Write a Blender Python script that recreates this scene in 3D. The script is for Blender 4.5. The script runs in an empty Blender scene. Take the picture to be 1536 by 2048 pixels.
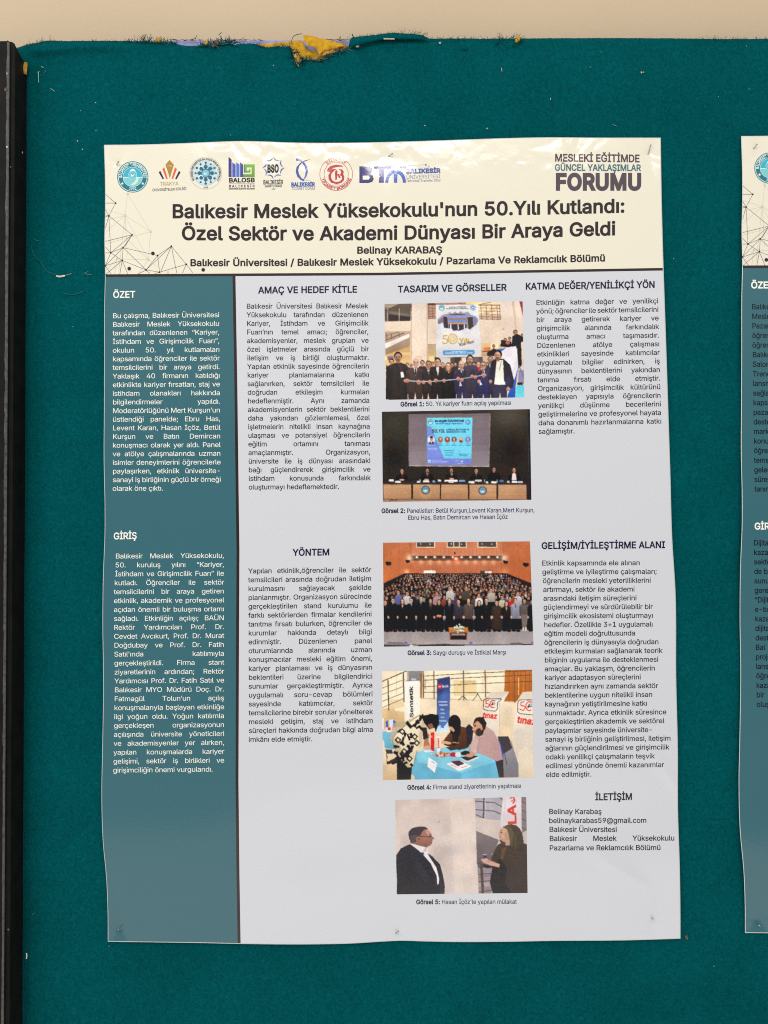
import bpy, os, math, random
import numpy as np
from mathutils import Vector, Matrix
from mathutils.geometry import delaunay_2d_cdt

# ------------------------------------------------------------------ camera, world, lamps, exposure
SC = bpy.context.scene
COL = SC.collection
F = 1538.0                      # focal length in pixels of the 1536 x 2048 photograph
D = 0.953                       # metres from the lens to the felt
TILT, ROLL = math.radians(1.03), -0.0028
fw = np.array([0, math.cos(TILT), math.sin(TILT)])
up0 = np.array([0, -math.sin(TILT), math.cos(TILT)])
rt0 = np.array([1.0, 0, 0])
rt = rt0 * math.cos(ROLL) + up0 * math.sin(ROLL)
up = -rt0 * math.sin(ROLL) + up0 * math.cos(ROLL)
cam_d = bpy.data.cameras.new('camera')
cam_d.sensor_fit = 'VERTICAL'
cam_d.sensor_height = 36.0
cam_d.lens = F / 2048 * 36
cam_d.clip_start, cam_d.clip_end = 0.01, 60
cam = bpy.data.objects.new('camera', cam_d)
COL.objects.link(cam)
cam.matrix_world = Matrix(((rt[0], up[0], -fw[0], 0), (rt[1], up[1], -fw[1], -D),
                           (rt[2], up[2], -fw[2], 0), (0, 0, 0, 1)))
SC.camera = cam

W = bpy.data.worlds.new('World')
SC.world = W
W.use_nodes = True
wn, wl = W.node_tree.nodes, W.node_tree.links
bg = wn['Background']
tc = wn.new('ShaderNodeTexCoord')
sx = wn.new('ShaderNodeSeparateXYZ')
mr = wn.new('ShaderNodeMapRange')
mr.inputs['From Min'].default_value, mr.inputs['From Max'].default_value = -1, 1
rp = wn.new('ShaderNodeValToRGB')
wl.new(tc.outputs['Generated'], sx.inputs[0])
wl.new(sx.outputs['Z'], mr.inputs['Value'])
wl.new(mr.outputs[0], rp.inputs[0])
wl.new(rp.outputs[0], bg.inputs['Color'])
els = rp.color_ramp.elements
els[0].position, els[0].color = 0.322, (1.85, 1.70, 1.58, 1)      # pale floor
els[1].position, els[1].color = 0.340, (0.62, 0.64, 0.66, 1)
for p, c in ((0.50, (0.36, 0.39, 0.42, 1)), (0.56, (0.42, 0.45, 0.47, 1)), (0.60, (0.86, 0.88, 0.88, 1)), (0.72, (1.0, 1.0, 0.98, 1)), (0.85, (1.5, 1.48, 1.42, 1))):
    e = els.new(p); e.color = c
bg.inputs['Strength'].default_value = 0.70

def lamp(name, loc, target, sx_, sy_, power, col):
    l = bpy.data.lights.new(name, 'AREA')
    l.shape, l.size, l.size_y, l.energy, l.color = 'RECTANGLE', sx_, sy_, power, col
    o = bpy.data.objects.new(name, l)
    COL.objects.link(o)
    o.location = loc
    o.rotation_euler = (Vector(target) - Vector(loc)).to_track_quat('-Z', 'Y').to_euler()
    return o
lamp('ceiling_lamp', (0.05, -2.40, 1.93), (0.0, -0.4, 0.0), 1.7, 0.20, 25, (1.0, 0.955, 0.87))
lamp('left_fill_light', (-1.9, -1.7, 0.9), (0, 0, -0.1), 1.0, 1.4, 16, (0.93, 0.97, 1.0))  # soft fill added to brighten the left side, no window known there

vs = SC.view_settings
SC.display_settings.display_device = 'sRGB'
vs.view_transform, vs.look, vs.exposure, vs.gamma = 'Standard', 'None', 0.0, 1.0
vs.use_curve_mapping = False
SC.cycles.max_bounces = 6
SC.cycles.filter_width = 1.05
SC.cycles.use_denoising = False

# ------------------------------------------------------------------ helpers
rng = np.random.default_rng(7)
random.seed(7)

def P(u, v, y=0.0):
    """photograph pixel -> point of the upright plane at depth y"""
    u, v, y = np.broadcast_arrays(np.asarray(u, float), np.asarray(v, float), np.asarray(y, float))
    d = fw * F + rt * (u[..., None] - 768) - up * (v[..., None] - 1024)
    t = (y + D) / d[..., 1]
    q = d * t[..., None]
    q[..., 1] = y
    return q

def lin(c):
    c = np.asarray(c, float) / 255.0
    return np.where(c <= 0.04045, c / 12.92, ((c + 0.055) / 1.055) ** 2.4)

INK_K = 1.045
def ink(c):
    """printed colour: what the eye reads as c under the lamps of the room"""
    return np.clip((lin(c) - 0.012) * INK_K, 0.0006, 0.93)

class VNoise:
    """smooth value noise on a lattice"""
    def __init__(s, seed, n=64):
        s.g = np.random.default_rng(seed).uniform(-1, 1, (n, n)); s.n = n
    def __call__(s, x, y):
        x, y = np.broadcast_arrays(np.asarray(x, float), np.asarray(y, float))
        i, j = np.floor(x).astype(int), np.floor(y).astype(int)
        a, b = x - i, y - j
        a, b = a * a * a * (a * (a * 6 - 15) + 10), b * b * b * (b * (b * 6 - 15) + 10)
        n = s.n; g = s.g
        i0, i1, j0, j1 = i % n, (i + 1) % n, j % n, (j + 1) % n
        return (g[i0, j0] * (1 - a) + g[i1, j0] * a) * (1 - b) + (g[i0, j1] * (1 - a) + g[i1, j1] * a) * b

def empty(name, loc, label, cat, group=None):
    o = bpy.data.objects.new(name, None)
    COL.objects.link(o)
    o.location = loc
    o.empty_display_size = 0.05
    tag(o, label, cat, group)
    return o

def tag(o, label=None, cat=None, group=None, kind=None):
    if label: o['label'] = label
    if cat: o['category'] = cat
    if group: o['group'] = group
    if kind: o['kind'] = kind
    return o

def offset_of(parent):
    p = np.zeros(3)
    while parent is not None:
        p = p + np.array(parent.location); parent = parent.parent
    return p

def mesh_obj(name, verts, faces, mat, parent=None, cols=None, smooth=True, normals=None, origin=None):
    """verts are in world space; the object is stored relative to its parent (or origin)"""
    me = bpy.data.meshes.new(name)
    verts = np.asarray(verts, float)
    o = bpy.data.objects.new(name, me)
    COL.objects.link(o)
    off = offset_of(parent)
    if origin is not None:
        o.location = np.asarray(origin) - off
        off = np.asarray(origin, float)
    if parent is not None: o.parent = parent
    verts = verts - off
    if isinstance(faces, np.ndarray):
        nf, k = faces.shape
        me.vertices.add(len(verts)); me.vertices.foreach_set('co', verts.astype(np.float32).ravel())
        me.loops.add(nf * k); me.loops.foreach_set('vertex_index', faces.astype(np.int32).ravel())
        me.polygons.add(nf)
        me.polygons.foreach_set('loop_start', np.arange(0, nf * k, k, dtype=np.int32))
        me.update(calc_edges=True)
    else:
        me.from_pydata(verts.tolist(), [], faces)
    me.materials.append(mat)
    if cols is not None:
        a = me.color_attributes.new('Col', 'FLOAT_COLOR', 'POINT')
        cc = np.ones((len(verts), 4), np.float32); cc[:, :3] = cols
        a.data.foreach_set('color', cc.ravel())
    if smooth: me.polygons.foreach_set('use_smooth', np.ones(len(me.polygons), bool))
    me.validate(); me.update()
    if normals is not None: me.normals_split_custom_set_from_vertices(np.asarray(normals).tolist())
    return o

def grid_faces(nr, nc):
    i = np.arange(nr - 1)[:, None] * nc + np.arange(nc - 1)[None]
    return np.stack([i, i + nc, i + nc + 1, i + 1], -1).reshape(-1, 4)   # facing -Y when rows go down, columns right

class MB:
    """collects tubes, boxes and blobs in world space"""
    def __init__(s): s.v, s.f, s.c = [], [], []
    def add(s, v, f, col=(1, 1, 1)):
        n = len(s.v)
        s.v += [tuple(p) for p in v]; s.f += [tuple(i + n for i in q) for q in f]; s.c += [tuple(col)] * len(v)
    def tube(s, pts, r, col=(1, 1, 1), k=4, r1=None):
        pts = np.asarray(pts, float); m = len(pts); V = []
        for i in range(m):
            t = pts[min(i + 1, m - 1)] - pts[max(i - 1, 0)]
            t /= (np.linalg.norm(t) + 1e-12)
            a = np.cross(t, (0.31, 0.87, 0.4)); a /= (np.linalg.norm(a) + 1e-12)
            b = np.cross(t, a)
            rr = r if r1 is None else r + (r1 - r) * i / max(m - 1, 1)
            for j in range(k):
                w = 2 * math.pi * j / k
                V.append(pts[i] + rr * (a * math.cos(w) + b * math.sin(w)))
        Fc = [(i * k + j, i * k + (j + 1) % k, (i + 1) * k + (j + 1) % k, (i + 1) * k + j) for i in range(m - 1) for j in range(k)]
        Fc += [tuple(range(k))[::-1], tuple((m - 1) * k + j for j in range(k))]
        s.add(V, Fc, col)
    def blob(s, c, r, col=(1, 1, 1), n=6, m=4, jit=0.0):
        r = np.ones(3) * r; V = []; c = np.asarray(c, float)
        for i in range(m + 1):
            th = math.pi * i / m
            for j in range(n):
                ph = 2 * math.pi * j / n
                q = 1 + jit * random.uniform(-1, 1)
                V.append(c + r * q * np.array([math.sin(th) * math.cos(ph), math.sin(th) * math.sin(ph), math.cos(th)]))
        s.add(V, [(i * n + j, (i + 1) * n + j, (i + 1) * n + (j + 1) % n, i * n + (j + 1) % n) for i in range(m) for j in range(n)], col)
    def build(s, name, mat, parent=None, smooth=True, origin=None):
        return mesh_obj(name, s.v, s.f, mat, parent, np.array(s.c), smooth, origin=origin)

def node_mat(name):
    m = bpy.data.materials.new(name); m.use_nodes = True
    nt = m.node_tree
    return m, nt, nt.nodes['Principled BSDF']

def nd(nt, t, **kw):
    n = nt.nodes.new(t)
    for k, v in kw.items():
        if k in n.inputs: n.inputs[k].default_value = v
        else: setattr(n, k, v)
    return n

# glossy laminated print: the colour comes from the print itself
def make_print_material():
    m, nt, b = node_mat('laminated_print')
    at = nd(nt, 'ShaderNodeAttribute', attribute_name='Col')
    geo = nd(nt, 'ShaderNodeNewGeometry')
    grain = nd(nt, 'ShaderNodeTexNoise', Scale=900.0, Detail=2.0)
    nt.links.new(geo.outputs['Position'], grain.inputs['Vector'])
    mx = nd(nt, 'ShaderNodeMapRange')
    mx.inputs['To Min'].default_value, mx.inputs['To Max'].default_value = 0.955, 1.045
    nt.links.new(grain.outputs['Fac'], mx.inputs['Value'])
    mul = nd(nt, 'ShaderNodeVectorMath', operation='SCALE')
    nt.links.new(at.outputs['Color'], mul.inputs[0]); nt.links.new(mx.outputs[0], mul.inputs['Scale'])
    nt.links.new(mul.outputs[0], b.inputs['Base Color'])
    b.inputs['Roughness'].default_value = 0.13
    b.inputs['Specular IOR Level'].default_value = 0.5
    pe = nd(nt, 'ShaderNodeTexNoise', Scale=260.0, Detail=3.0)
    nt.links.new(geo.outputs['Position'], pe.inputs['Vector'])
    bp = nd(nt, 'ShaderNodeBump', Strength=0.05, Distance=0.001)
    nt.links.new(pe.outputs['Fac'], bp.inputs['Height'])
    nt.links.new(bp.outputs[0], b.inputs['Normal'])
    return m
M_PRINT = make_print_material()

def make_felt():
    m, nt, b = node_mat('teal_felt')
    geo = nd(nt, 'ShaderNodeNewGeometry')
    warp = nd(nt, 'ShaderNodeTexNoise', Scale=70.0, Detail=2.0)
    nt.links.new(geo.outputs['Position'], warp.inputs['Vector'])
    w2 = nd(nt, 'ShaderNodeVectorMath', operation='SCALE'); w2.inputs['Scale'].default_value = 0.020
    nt.links.new(warp.outputs['Color'], w2.inputs[0])
    ad = nd(nt, 'ShaderNodeVectorMath', operation='ADD')
    nt.links.new(geo.outputs['Position'], ad.inputs[0]); nt.links.new(w2.outputs[0], ad.inputs[1])
    f1 = nd(nt, 'ShaderNodeTexNoise', Scale=330.0, Detail=4.0, Roughness=0.65)
    nt.links.new(ad.outputs[0], f1.inputs['Vector'])
    big = nd(nt, 'ShaderNodeTexNoise', Scale=9.0, Detail=4.0, Roughness=0.6)
    nt.links.new(geo.outputs['Position'], big.inputs['Vector'])
    rp = nd(nt, 'ShaderNodeValToRGB')
    e = rp.color_ramp.elements
    e[0].position, e[0].color = 0.30, (0.0002, 0.052, 0.060, 1)
    e[1].position, e[1].color = 0.72, (0.0006, 0.102, 0.113, 1)
    nt.links.new(f1.outputs['Fac'], rp.inputs[0])
    mr = nd(nt, 'ShaderNodeMapRange')
    mr.inputs['From Min'].default_value, mr.inputs['From Max'].default_value = 0.3, 0.7
    mr.inputs['To Min'].default_value, mr.inputs['To Max'].default_value = 0.90, 1.10
    nt.links.new(big.outputs['Fac'], mr.inputs['Value'])
    mul = nd(nt, 'ShaderNodeVectorMath', operation='SCALE')
    nt.links.new(rp.outputs[0], mul.inputs[0]); nt.links.new(mr.outputs[0], mul.inputs['Scale'])
    nt.links.new(mul.outputs[0], b.inputs['Base Color'])
    b.inputs['Roughness'].default_value = 1.0
    b.inputs['Specular IOR Level'].default_value = 0.02
    bp = nd(nt, 'ShaderNodeBump', Strength=0.6, Distance=0.0024)
    nt.links.new(f1.outputs['Fac'], bp.inputs['Height'])
    nt.links.new(bp.outputs[0], b.inputs['Normal'])
    return m
M_FELT = make_felt()

def simple(name, col, rough=0.8, spec=0.3, var=0.12, scale=60.0, bump=0.0, bscale=200.0, metal=0.0, attr=False):
    m, nt, b = node_mat(name)
    geo = nd(nt, 'ShaderNodeNewGeometry')
    n = nd(nt, 'ShaderNodeTexNoise', Scale=scale, Detail=5.0)
    nt.links.new(geo.outputs['Position'], n.inputs['Vector'])
    mr = nd(nt, 'ShaderNodeMapRange')
    mr.inputs['From Min'].default_value, mr.inputs['From Max'].default_value = 0.3, 0.7
    mr.inputs['To Min'].default_value, mr.inputs['To Max'].default_value = 1 - var, 1 + var
    nt.links.new(n.outputs['Fac'], mr.inputs['Value'])
    mul = nd(nt, 'ShaderNodeVectorMath', operation='SCALE')
    if attr:
        at = nd(nt, 'ShaderNodeAttribute', attribute_name='Col'); nt.links.new(at.outputs['Color'], mul.inputs[0])
    else: mul.inputs[0].default_value = col
    nt.links.new(mr.outputs[0], mul.inputs['Scale'])
    nt.links.new(mul.outputs[0], b.inputs['Base Color'])
    b.inputs['Roughness'].default_value = rough
    b.inputs['Specular IOR Level'].default_value = spec
    b.inputs['Metallic'].default_value = metal
    if bump:
        n2 = nd(nt, 'ShaderNodeTexNoise', Scale=bscale, Detail=4.0)
        nt.links.new(geo.outputs['Position'], n2.inputs['Vector'])
        bp = nd(nt, 'ShaderNodeBump', Strength=bump, Distance=0.002)
        nt.links.new(n2.outputs['Fac'], bp.inputs['Height']); nt.links.new(bp.outputs[0], b.inputs['Normal'])
    return m
M_WALL = simple('beige_paint', (0.585, 0.462, 0.318), 0.85, 0.2, 0.02, 3.0, 0.12, 90)
M_POST = simple('worn_black_paint', (0.0075, 0.0072, 0.0066), 0.55, 0.11, 0.35, 45, 0.12, 160)
M_EDGE_HL = simple('edge_highlight_wear', (0.06, 0.062, 0.063), 0.45, 0.4, 0.5, 220, 0.3, 400)  # lighter tone holds the post edge's painted highlight along with wear
M_FOAM = simple('yellow_foam', (0.56, 0.31, 0.022), 0.95, 0.1, 0.22, 180, 0.6, 500)
M_FOAM2 = simple('aged_foam', (0.42, 0.24, 0.05), 0.95, 0.1, 0.35, 160, 0.6, 500)
M_BACK = simple('lavender_panel', (0.30, 0.31, 0.56), 0.7, 0.3, 0.12, 120, 0.2, 300)
M_THREAD = simple('thread', (1, 1, 1), 0.95, 0.1, 0.15, 200, attr=True)
M_STEEL = simple('pin_steel', (0.36, 0.35, 0.33), 0.28, 0.5, 0.1, 300, metal=0.85)
# ------------------------------------------------------------------ lettering: glyph outlines -> filled triangles
def load_font():
    try:
        p = os.path.join(bpy.utils.system_resource('DATAFILES', path='fonts'), 'Inter.woff2')
        return bpy.data.fonts.load(p)
    except Exception:
        return None
FONT = load_font()
CHARS = sorted(set("ABCÇDEFGĞHIİJKLMNOÖPRSŞTUÜVYZQWXabcçdefgğhıijklmnoöprsştuüvyzqwxâ0123456789.,;:'’“”-/+@|"))

def build_glyphs():
    obs, tmp = {}, []
    def txt(body):
        c = bpy.data.curves.new('t', 'FONT'); c.body = body; c.size = 1.0
        if FONT: c.font = FONT
        o = bpy.data.objects.new('t', c); COL.objects.link(o); tmp.append((o, c)); return o
    for ch in CHARS:
        obs[ch] = (txt(ch), txt('H' + ch + 'H'))
    hh, sp = txt('HH'), txt('H H')
    bpy.context.view_layer.update()
    dg = bpy.context.evaluated_depsgraph_get()
    def maxx(o):
        e = o.evaluated_get(dg); return max(b[0] for b in e.bound_box)
    def minx(o):
        e = o.evaluated_get(dg); return min(b[0] for b in e.bound_box)
    base = maxx(hh)
    hb = [b for b in obs['H'][0].evaluated_get(dg).bound_box]
    cap = max(b[1] for b in hb)
    adv = {' ': (maxx(sp) - base) / cap}
    out = {}
    for ch in CHARS:
        adv[ch] = (maxx(obs[ch][1]) - base) / cap - 0.035
        e = obs[ch][0].evaluated_get(dg)
        cu = e.to_curve(dg)
        cs = []
        for s in cu.splines:
            pts = []
            bp = s.bezier_points; n = len(bp)
            for i in range(n):
                a, b = bp[i], bp[(i + 1) % n]
                p0, p1, p2, p3 = [np.array(q[:2]) for q in (a.co, a.handle_right, b.co, b.handle_left)]
                p2, p3 = p3, p2
                ch_ = p3 - p0; L = np.linalg.norm(ch_)
                if L < 1e-6: continue
                nrm = np.array([-ch_[1], ch_[0]]) / L
                dev = max(abs(np.dot(p1 - p0, nrm)), abs(np.dot(p2 - p0, nrm)))
                k = 1 if dev < 0.004 else (3 if dev < 0.06 else 4)
                for t in np.arange(k) / k:
                    pts.append((1 - t) ** 3 * p0 + 3 * (1 - t) ** 2 * t * p1 + 3 * (1 - t) * t * t * p2 + t ** 3 * p3)
            if len(pts) > 2: cs.append(np.array(pts) / cap)
        e.to_curve_clear()
        out[ch] = cs
    for o, c in tmp:
        bpy.data.objects.remove(o); bpy.data.curves.remove(c)
    return out, adv
OUTL, ADV = build_glyphs()

def area(c): x, y = c[:, 0], c[:, 1]; return 0.5 * np.sum(x * np.roll(y, -1) - y * np.roll(x, -1))

def fatten(cs, d):
    if d == 0: return cs
    sg = 1 if sum(area(c) for c in cs) > 0 else -1
    res = []
    for c in cs:
        keep = np.linalg.norm(c - np.roll(c, 1, 0), axis=1) > 1e-4
        c = c[keep]
        a = c - np.roll(c, 1, 0); b = np.roll(c, -1, 0) - c
        na = np.stack([a[:, 1], -a[:, 0]], 1); na /= np.linalg.norm(na, axis=1)[:, None] + 1e-9
        nb = np.stack([b[:, 1], -b[:, 0]], 1); nb /= np.linalg.norm(nb, axis=1)[:, None] + 1e-9
        m = na + nb; q = np.maximum((m * m).sum(1), 0.6)
        res.append(c + sg * d * 2 * m / q[:, None])
    return res

def fill(cs):
    if not cs: return np.zeros((0, 2)), np.zeros((0, 3), int)
    V, E = [], []
    for c in cs:
        n = len(V); k = len(c)
        V += [Vector((float(p[0]), float(p[1]))) for p in c]; E += [(n + i, n + (i + 1) % k) for i in range(k)]
    r = delaunay_2d_cdt(V, E, [], 0, 1e-5)
    v = np.array([tuple(p) for p in r[0]]); f = np.array([tuple(t) for t in r[2]], int).reshape(-1, 3)
    ce = v[f].mean(1); wn_ = np.zeros(len(f))
    for c in cs:
        a, b = c, np.roll(c, -1, 0)
        for p, q in zip(a, b):
            if p[1] == q[1]: continue
            upw = q[1] > p[1]
            lo, hi = (p, q) if upw else (q, p)
            m = (ce[:, 1] >= lo[1]) & (ce[:, 1] < hi[1])
            xx = p[0] + (ce[:, 1] - p[1]) / (q[1] - p[1]) * (q[0] - p[0])
            wn_[m & (xx > ce[:, 0])] += 1 if upw else -1
    return v, f[wn_ != 0]

_gc = {}
def glyph(ch, d=0.0):
    if (ch, d) not in _gc:
        _gc[(ch, d)] = fill(fatten(OUTL.get(ch, []), d)) if ch != ' ' else (np.zeros((0, 2)), np.zeros((0, 3), int))
    return _gc[(ch, d)]

def natural(s, d=0.0): return sum(ADV.get(c, 0.4) + 0.9 * d for c in s)

class Ink:
    """flat print, drawn in photograph pixels and laid on a poster's surface"""
    def __init__(s): s.v, s.f, s.c, s.n, s.z, s.layer = [], [], [], 0, [], 0
    def raw(s, v, f, col):
        v = np.asarray(v, float); f = np.asarray(f, int)
        if not len(f): return
        s.v.append(v); s.f.append(f + s.n); s.n += len(v); s.z.append(np.full(len(v), s.layer * 4e-6))
        col = np.asarray(col, float)
        s.c.append(np.tile(col, (len(v), 1)) if col.ndim == 1 else col)
    def poly(s, pts, col, c2=None):
        """filled polygon; col in 0..255; c2: colour at the bottom"""
        pts = np.asarray(pts, float); s.layer += 1
        v, f = fill([pts])
        if not len(f): return
        if c2 is None: s.raw(v, f, ink(col))
        else:
            t = ((v[:, 1] - v[:, 1].min()) / max(np.ptp(v[:, 1]), 1e-6))[:, None]
            s.raw(v, f, ink(col) * (1 - t) + ink(c2) * t)
    def disc(s, x, y, r, col, r0=0.0, a0=0, a1=360, n=40, ry=None):
        k = ry / r if ry else 1; s.layer += 1
        a = np.radians(np.linspace(a0, a1, n + 1))
        o = np.stack([x + r * np.cos(a), y + r * k * np.sin(a)], 1)
        if r0 <= 0:
            v = np.vstack([[x, y], o]); f = [(0, i + 1, i + 2) for i in range(n)]
        else:
            i_ = np.stack([x + r0 * np.cos(a), y + r0 * k * np.sin(a)], 1)
            v = np.vstack([o, i_]); m = n + 1
            f = [t for i in range(n) for t in ((i, i + 1, m + i), (i + 1, m + i + 1, m + i))]
        s.raw(v, f, ink(col))
    def line(s, x0, y0, x1, y1, w, col, n=None):
        s.layer += 1; L = math.hypot(x1 - x0, y1 - y0)
        n = n or max(1, int(L / 14))
        nx, ny = -(y1 - y0) / L * w / 2, (x1 - x0) / L * w / 2
        t = np.linspace(0, 1, n + 1)
        a = np.stack([x0 + (x1 - x0) * t + nx, y0 + (y1 - y0) * t + ny], 1)
        b = np.stack([x0 + (x1 - x0) * t - nx, y0 + (y1 - y0) * t - ny], 1)
        f = [q for i in range(n) for q in ((i, i + 1, n + 1 + i), (i + 1, n + 2 + i, n + 1 + i))]
        s.raw(np.vstack([a, b]), f, ink(col))
    def glyphs(s, text, x, y, cap, xs, col, d=0.0, slope=0.0, sag=None, skew=0.0, c2=None):
        """text from x along a baseline; returns the end x"""
        for ch in text:
            g, f = glyph(ch, d)
            w = (ADV.get(ch, 0.4) + 0.9 * d) * cap * xs
            if len(f):
                gx = x + (g[:, 0] + 0.45 * d + skew * g[:, 1]) * cap * xs
                base = y(gx) if callable(y) else y + slope * 0
                gy = base - g[:, 1] * cap
                s.raw(np.stack([gx, gy], 1), f, ink(col))
            x += w
        return x
    def fit(s, text, xl, yl, xr, yr, cap, col, d=0.0, ymid=None, skew=0.0, bold_to=0, db=0.055, bcol=None):
        """text stretched between two ends of its baseline"""
        yb = baseline(xl, yl, xr, yr, ymid); s.layer += 0 if len(text) > 30 else 1
        if bold_to:
            n = natural(text[:bold_to], db) + natural(text[bold_to:], d)
            xs = (xr - xl) / (n * cap)
            x = s.glyphs(text[:bold_to], xl, yb, cap, xs, bcol or col, db)
            s.glyphs(text[bold_to:], x, yb, cap, xs, col, d)
        else:
            xs = (xr - xl) / (natural(text, d) * cap)
            s.glyphs(text, xl - 0.03 * cap, yb, cap, xs, col, d, skew=skew)
    def justify(s, words, xl, yl, xr, yr, cap, xs, col, d=0.0):
        yb = baseline(xl, yl, xr, yr)
        ws = [natural(w, d) * cap * xs for w in words]
        gap = (xr - xl - sum(ws)) / max(len(words) - 1, 1)
        x = xl
        for w, ww in zip(words, ws):
            s.glyphs(w, x, yb, cap, xs, col, d); x += ww + gap
    def arc(s, text, cx, cy, r, a0, a1, cap, col, d=0.0, inward=False):
        """text on a circle between two angles (degrees, clockwise from +x, y down)"""
        tot = natural(text, d); a = a0; s.layer += 1
        for ch in text:
            w = (ADV.get(ch, 0.4) + 0.9 * d) / tot * (a1 - a0)
            g, f = glyph(ch, d)
            if len(f):
                am = math.radians(a + w / 2)
                hw = (ADV[ch] + 0.9 * d) / 2
                xs = abs(math.radians(w)) * r / ((ADV[ch] + 0.9 * d) * cap)
                gx, gy = (g[:, 0] + 0.45 * d - hw) * cap * xs, g[:, 1] * cap
                if not inward:
                    tx, ty, ox, oy = -math.sin(am), math.cos(am), math.cos(am), math.sin(am)
                    v = np.stack([cx + ox * (r + gy) + tx * gx, cy + oy * (r + gy) + ty * gx], 1)
                else:
                    tx, ty, ox, oy = math.sin(am), -math.cos(am), math.cos(am), math.sin(am)
                    v = np.stack([cx + ox * (r - gy) + tx * gx, cy + oy * (r - gy) + ty * gx], 1)
                s.raw(v, f, ink(col))
            a += w
    def move(s, du, dv):
        s.v = [v + np.array([du, dv]) for v in s.v]; return s
    def build(s, name, poster, lift, parent):
        v, f, c = np.vstack(s.v), np.vstack(s.f), np.vstack(s.c)
        # make every triangle face the room
        p, q, r = v[f[:, 0]], v[f[:, 1]], v[f[:, 2]]
        cr = (q[:, 0] - p[:, 0]) * (r[:, 1] - p[:, 1]) - (q[:, 1] - p[:, 1]) * (r[:, 0] - p[:, 0])
        f = np.where((cr > 0)[:, None], f[:, ::-1], f)
        f = f[np.abs(cr) > 1e-7]
        return mesh_obj(name, poster.S(v[:, 0], v[:, 1], lift + np.minimum(np.concatenate(s.z), 0.0005)), f, M_PRINT, parent, c, True, poster.N(v[:, 0], v[:, 1]))

def baseline(xl, yl, xr, yr, ymid=None):
    if ymid is None: return lambda x: yl + (yr - yl) * (x - xl) / (xr - xl)
    k = ymid - (yl + yr) / 2
    def fn(x):
        t = (x - xl) / (xr - xl); return yl + (yr - yl) * t + 4 * k * t * (1 - t)
    return fn
# ------------------------------------------------------------------ wall and notice board
def px(l): return np.array(l, float)
wall_v = np.array([(-6, 0.048, -4), (6, 0.048, -4), (6, 0.048, 4), (-6, 0.048, 4)])
wall = mesh_obj('wall', wall_v, np.array([[0, 1, 2, 3]]), M_WALL, smooth=False)
tag(wall, 'plain beige painted wall above the notice board', 'wall', kind='structure')

c0 = P(768, 1024, 0.0)
board = empty('notice_board', (0, 0.02, 0.0), 'teal felt covered notice board with a torn top edge and black steel post', 'notice board')

TOP = px([(36, 95), (48, 91), (58, 88), (72, 86), (84, 83), (95, 81), (130, 82), (200, 81.5), (250, 82), (300, 82.5), (340, 83), (348, 85), (361, 90.6),
          (378, 92), (404, 91.5), (430, 89), (446, 87), (458, 85), (470, 89.5), (482, 87), (497, 87), (512, 88.5), (522, 92), (536, 95), (556, 92.5),
          (575, 91), (581, 93), (584, 103), (590, 113), (592, 124), (598, 131), (603, 123), (609, 118), (624, 120), (639, 122), (653, 117), (666, 108),
          (683, 101), (697, 95), (700, 80), (705, 77), (760, 76.5), (860, 77), (927, 76.7), (960, 77.5), (1060, 76.7), (1200, 76), (1340, 76.5), (1440, 78), (1536, 77.5), (2300, 75)])
vn_a, vn_b, vn_c = VNoise(11), VNoise(12), VNoise(13)
def sm(x, a, b):
    t = np.clip((np.asarray(x, float) - a) / (b - a), 0, 1); return t * t * (3 - 2 * t)

def felt_h(u, v):
    """metres the felt stands forward of its flat plane"""
    h = 0.0007 * vn_a(u / 120, v / 150) + 0.0004 * vn_b(u / 45, v / 60)
    m = sm(u, 52, 75) * (1 - sm(u, 190, 320))
    h = h + m * 0.0075 * np.exp(-((v - 95 - 4 * np.sin(u / 40)) / 13) ** 2)
    h = h + 0.0022 * np.exp(-((u - 640) / 60) ** 2 - ((v - 128) / 16) ** 2)
    h = h + 0.0030 * np.exp(-((u - 712 - (v - 110) * 0.35) / 9) ** 2 - ((v - 108) / 20) ** 2)
    h = h - 0.0022 * np.exp(-((u - 738 - (v - 110) * 0.5) / 10) ** 2 - ((v - 128) / 22) ** 2)
    h = h + 0.0025 * np.exp(-((u - 505) / 60) ** 2 - ((v - 104) / 9) ** 2)
    h = h + 0.0022 * np.exp(-((u - 1015) / 26) ** 2 - ((v - 91) / 9) ** 2) * (1 + 0.8 * vn_b(u / 5, v / 4))
    h = h - 0.004 * np.exp(-((u - 930) / 8) ** 2 - ((v - 101) / 2.5) ** 2)
    # tucked in against the post
    h = h - 0.004 * (1 - sm(u, 40, 62)) * sm(v, 120, 160)
    return h

us = np.concatenate([np.arange(34, 340, 3.0), np.arange(340, 720, 1.5), np.arange(720, 1560, 3.0), np.arange(1560, 2301, 30.0)])
ws = np.concatenate([[0, 0.0007, 0.0015, 0.0024, 0.0035], np.linspace(0.005, 0.05, 34), np.linspace(0.053, 1, 330)])
topv = np.interp(us, TOP[:, 0], TOP[:, 1]) + 0.8 * vn_c(us / 2.3, 3.1) * (0.5 + 0.8 * ((us > 340) & (us < 700)))
bot = 2420.0
UU = np.broadcast_to(us, (len(ws), len(us)))
VV = topv[None] + ws[:, None] * (bot - topv[None])
HH = felt_h(UU, VV)
dv = VV - topv[None]
torn = sm(UU, 338, 352) * (1 - sm(UU, 696, 702))
rr = 9.0
roll = np.where(dv < rr, 1 - np.sqrt(np.clip(1 - (1 - dv / rr) ** 2, 0, 1)), 0)
yy = -HH + roll * (0.0065 * (1 - torn) + 0.002 * torn)
fv = P(UU, VV, yy).reshape(-1, 3)
felt = mesh_obj('felt_cover', fv, grid_faces(len(ws), len(us)), M_FELT, board)

def felt_pt(u, v, lift=0.0003):
    return P(u, v, -felt_h(np.asarray(u, float), np.asarray(v, float)) - lift)

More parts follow.
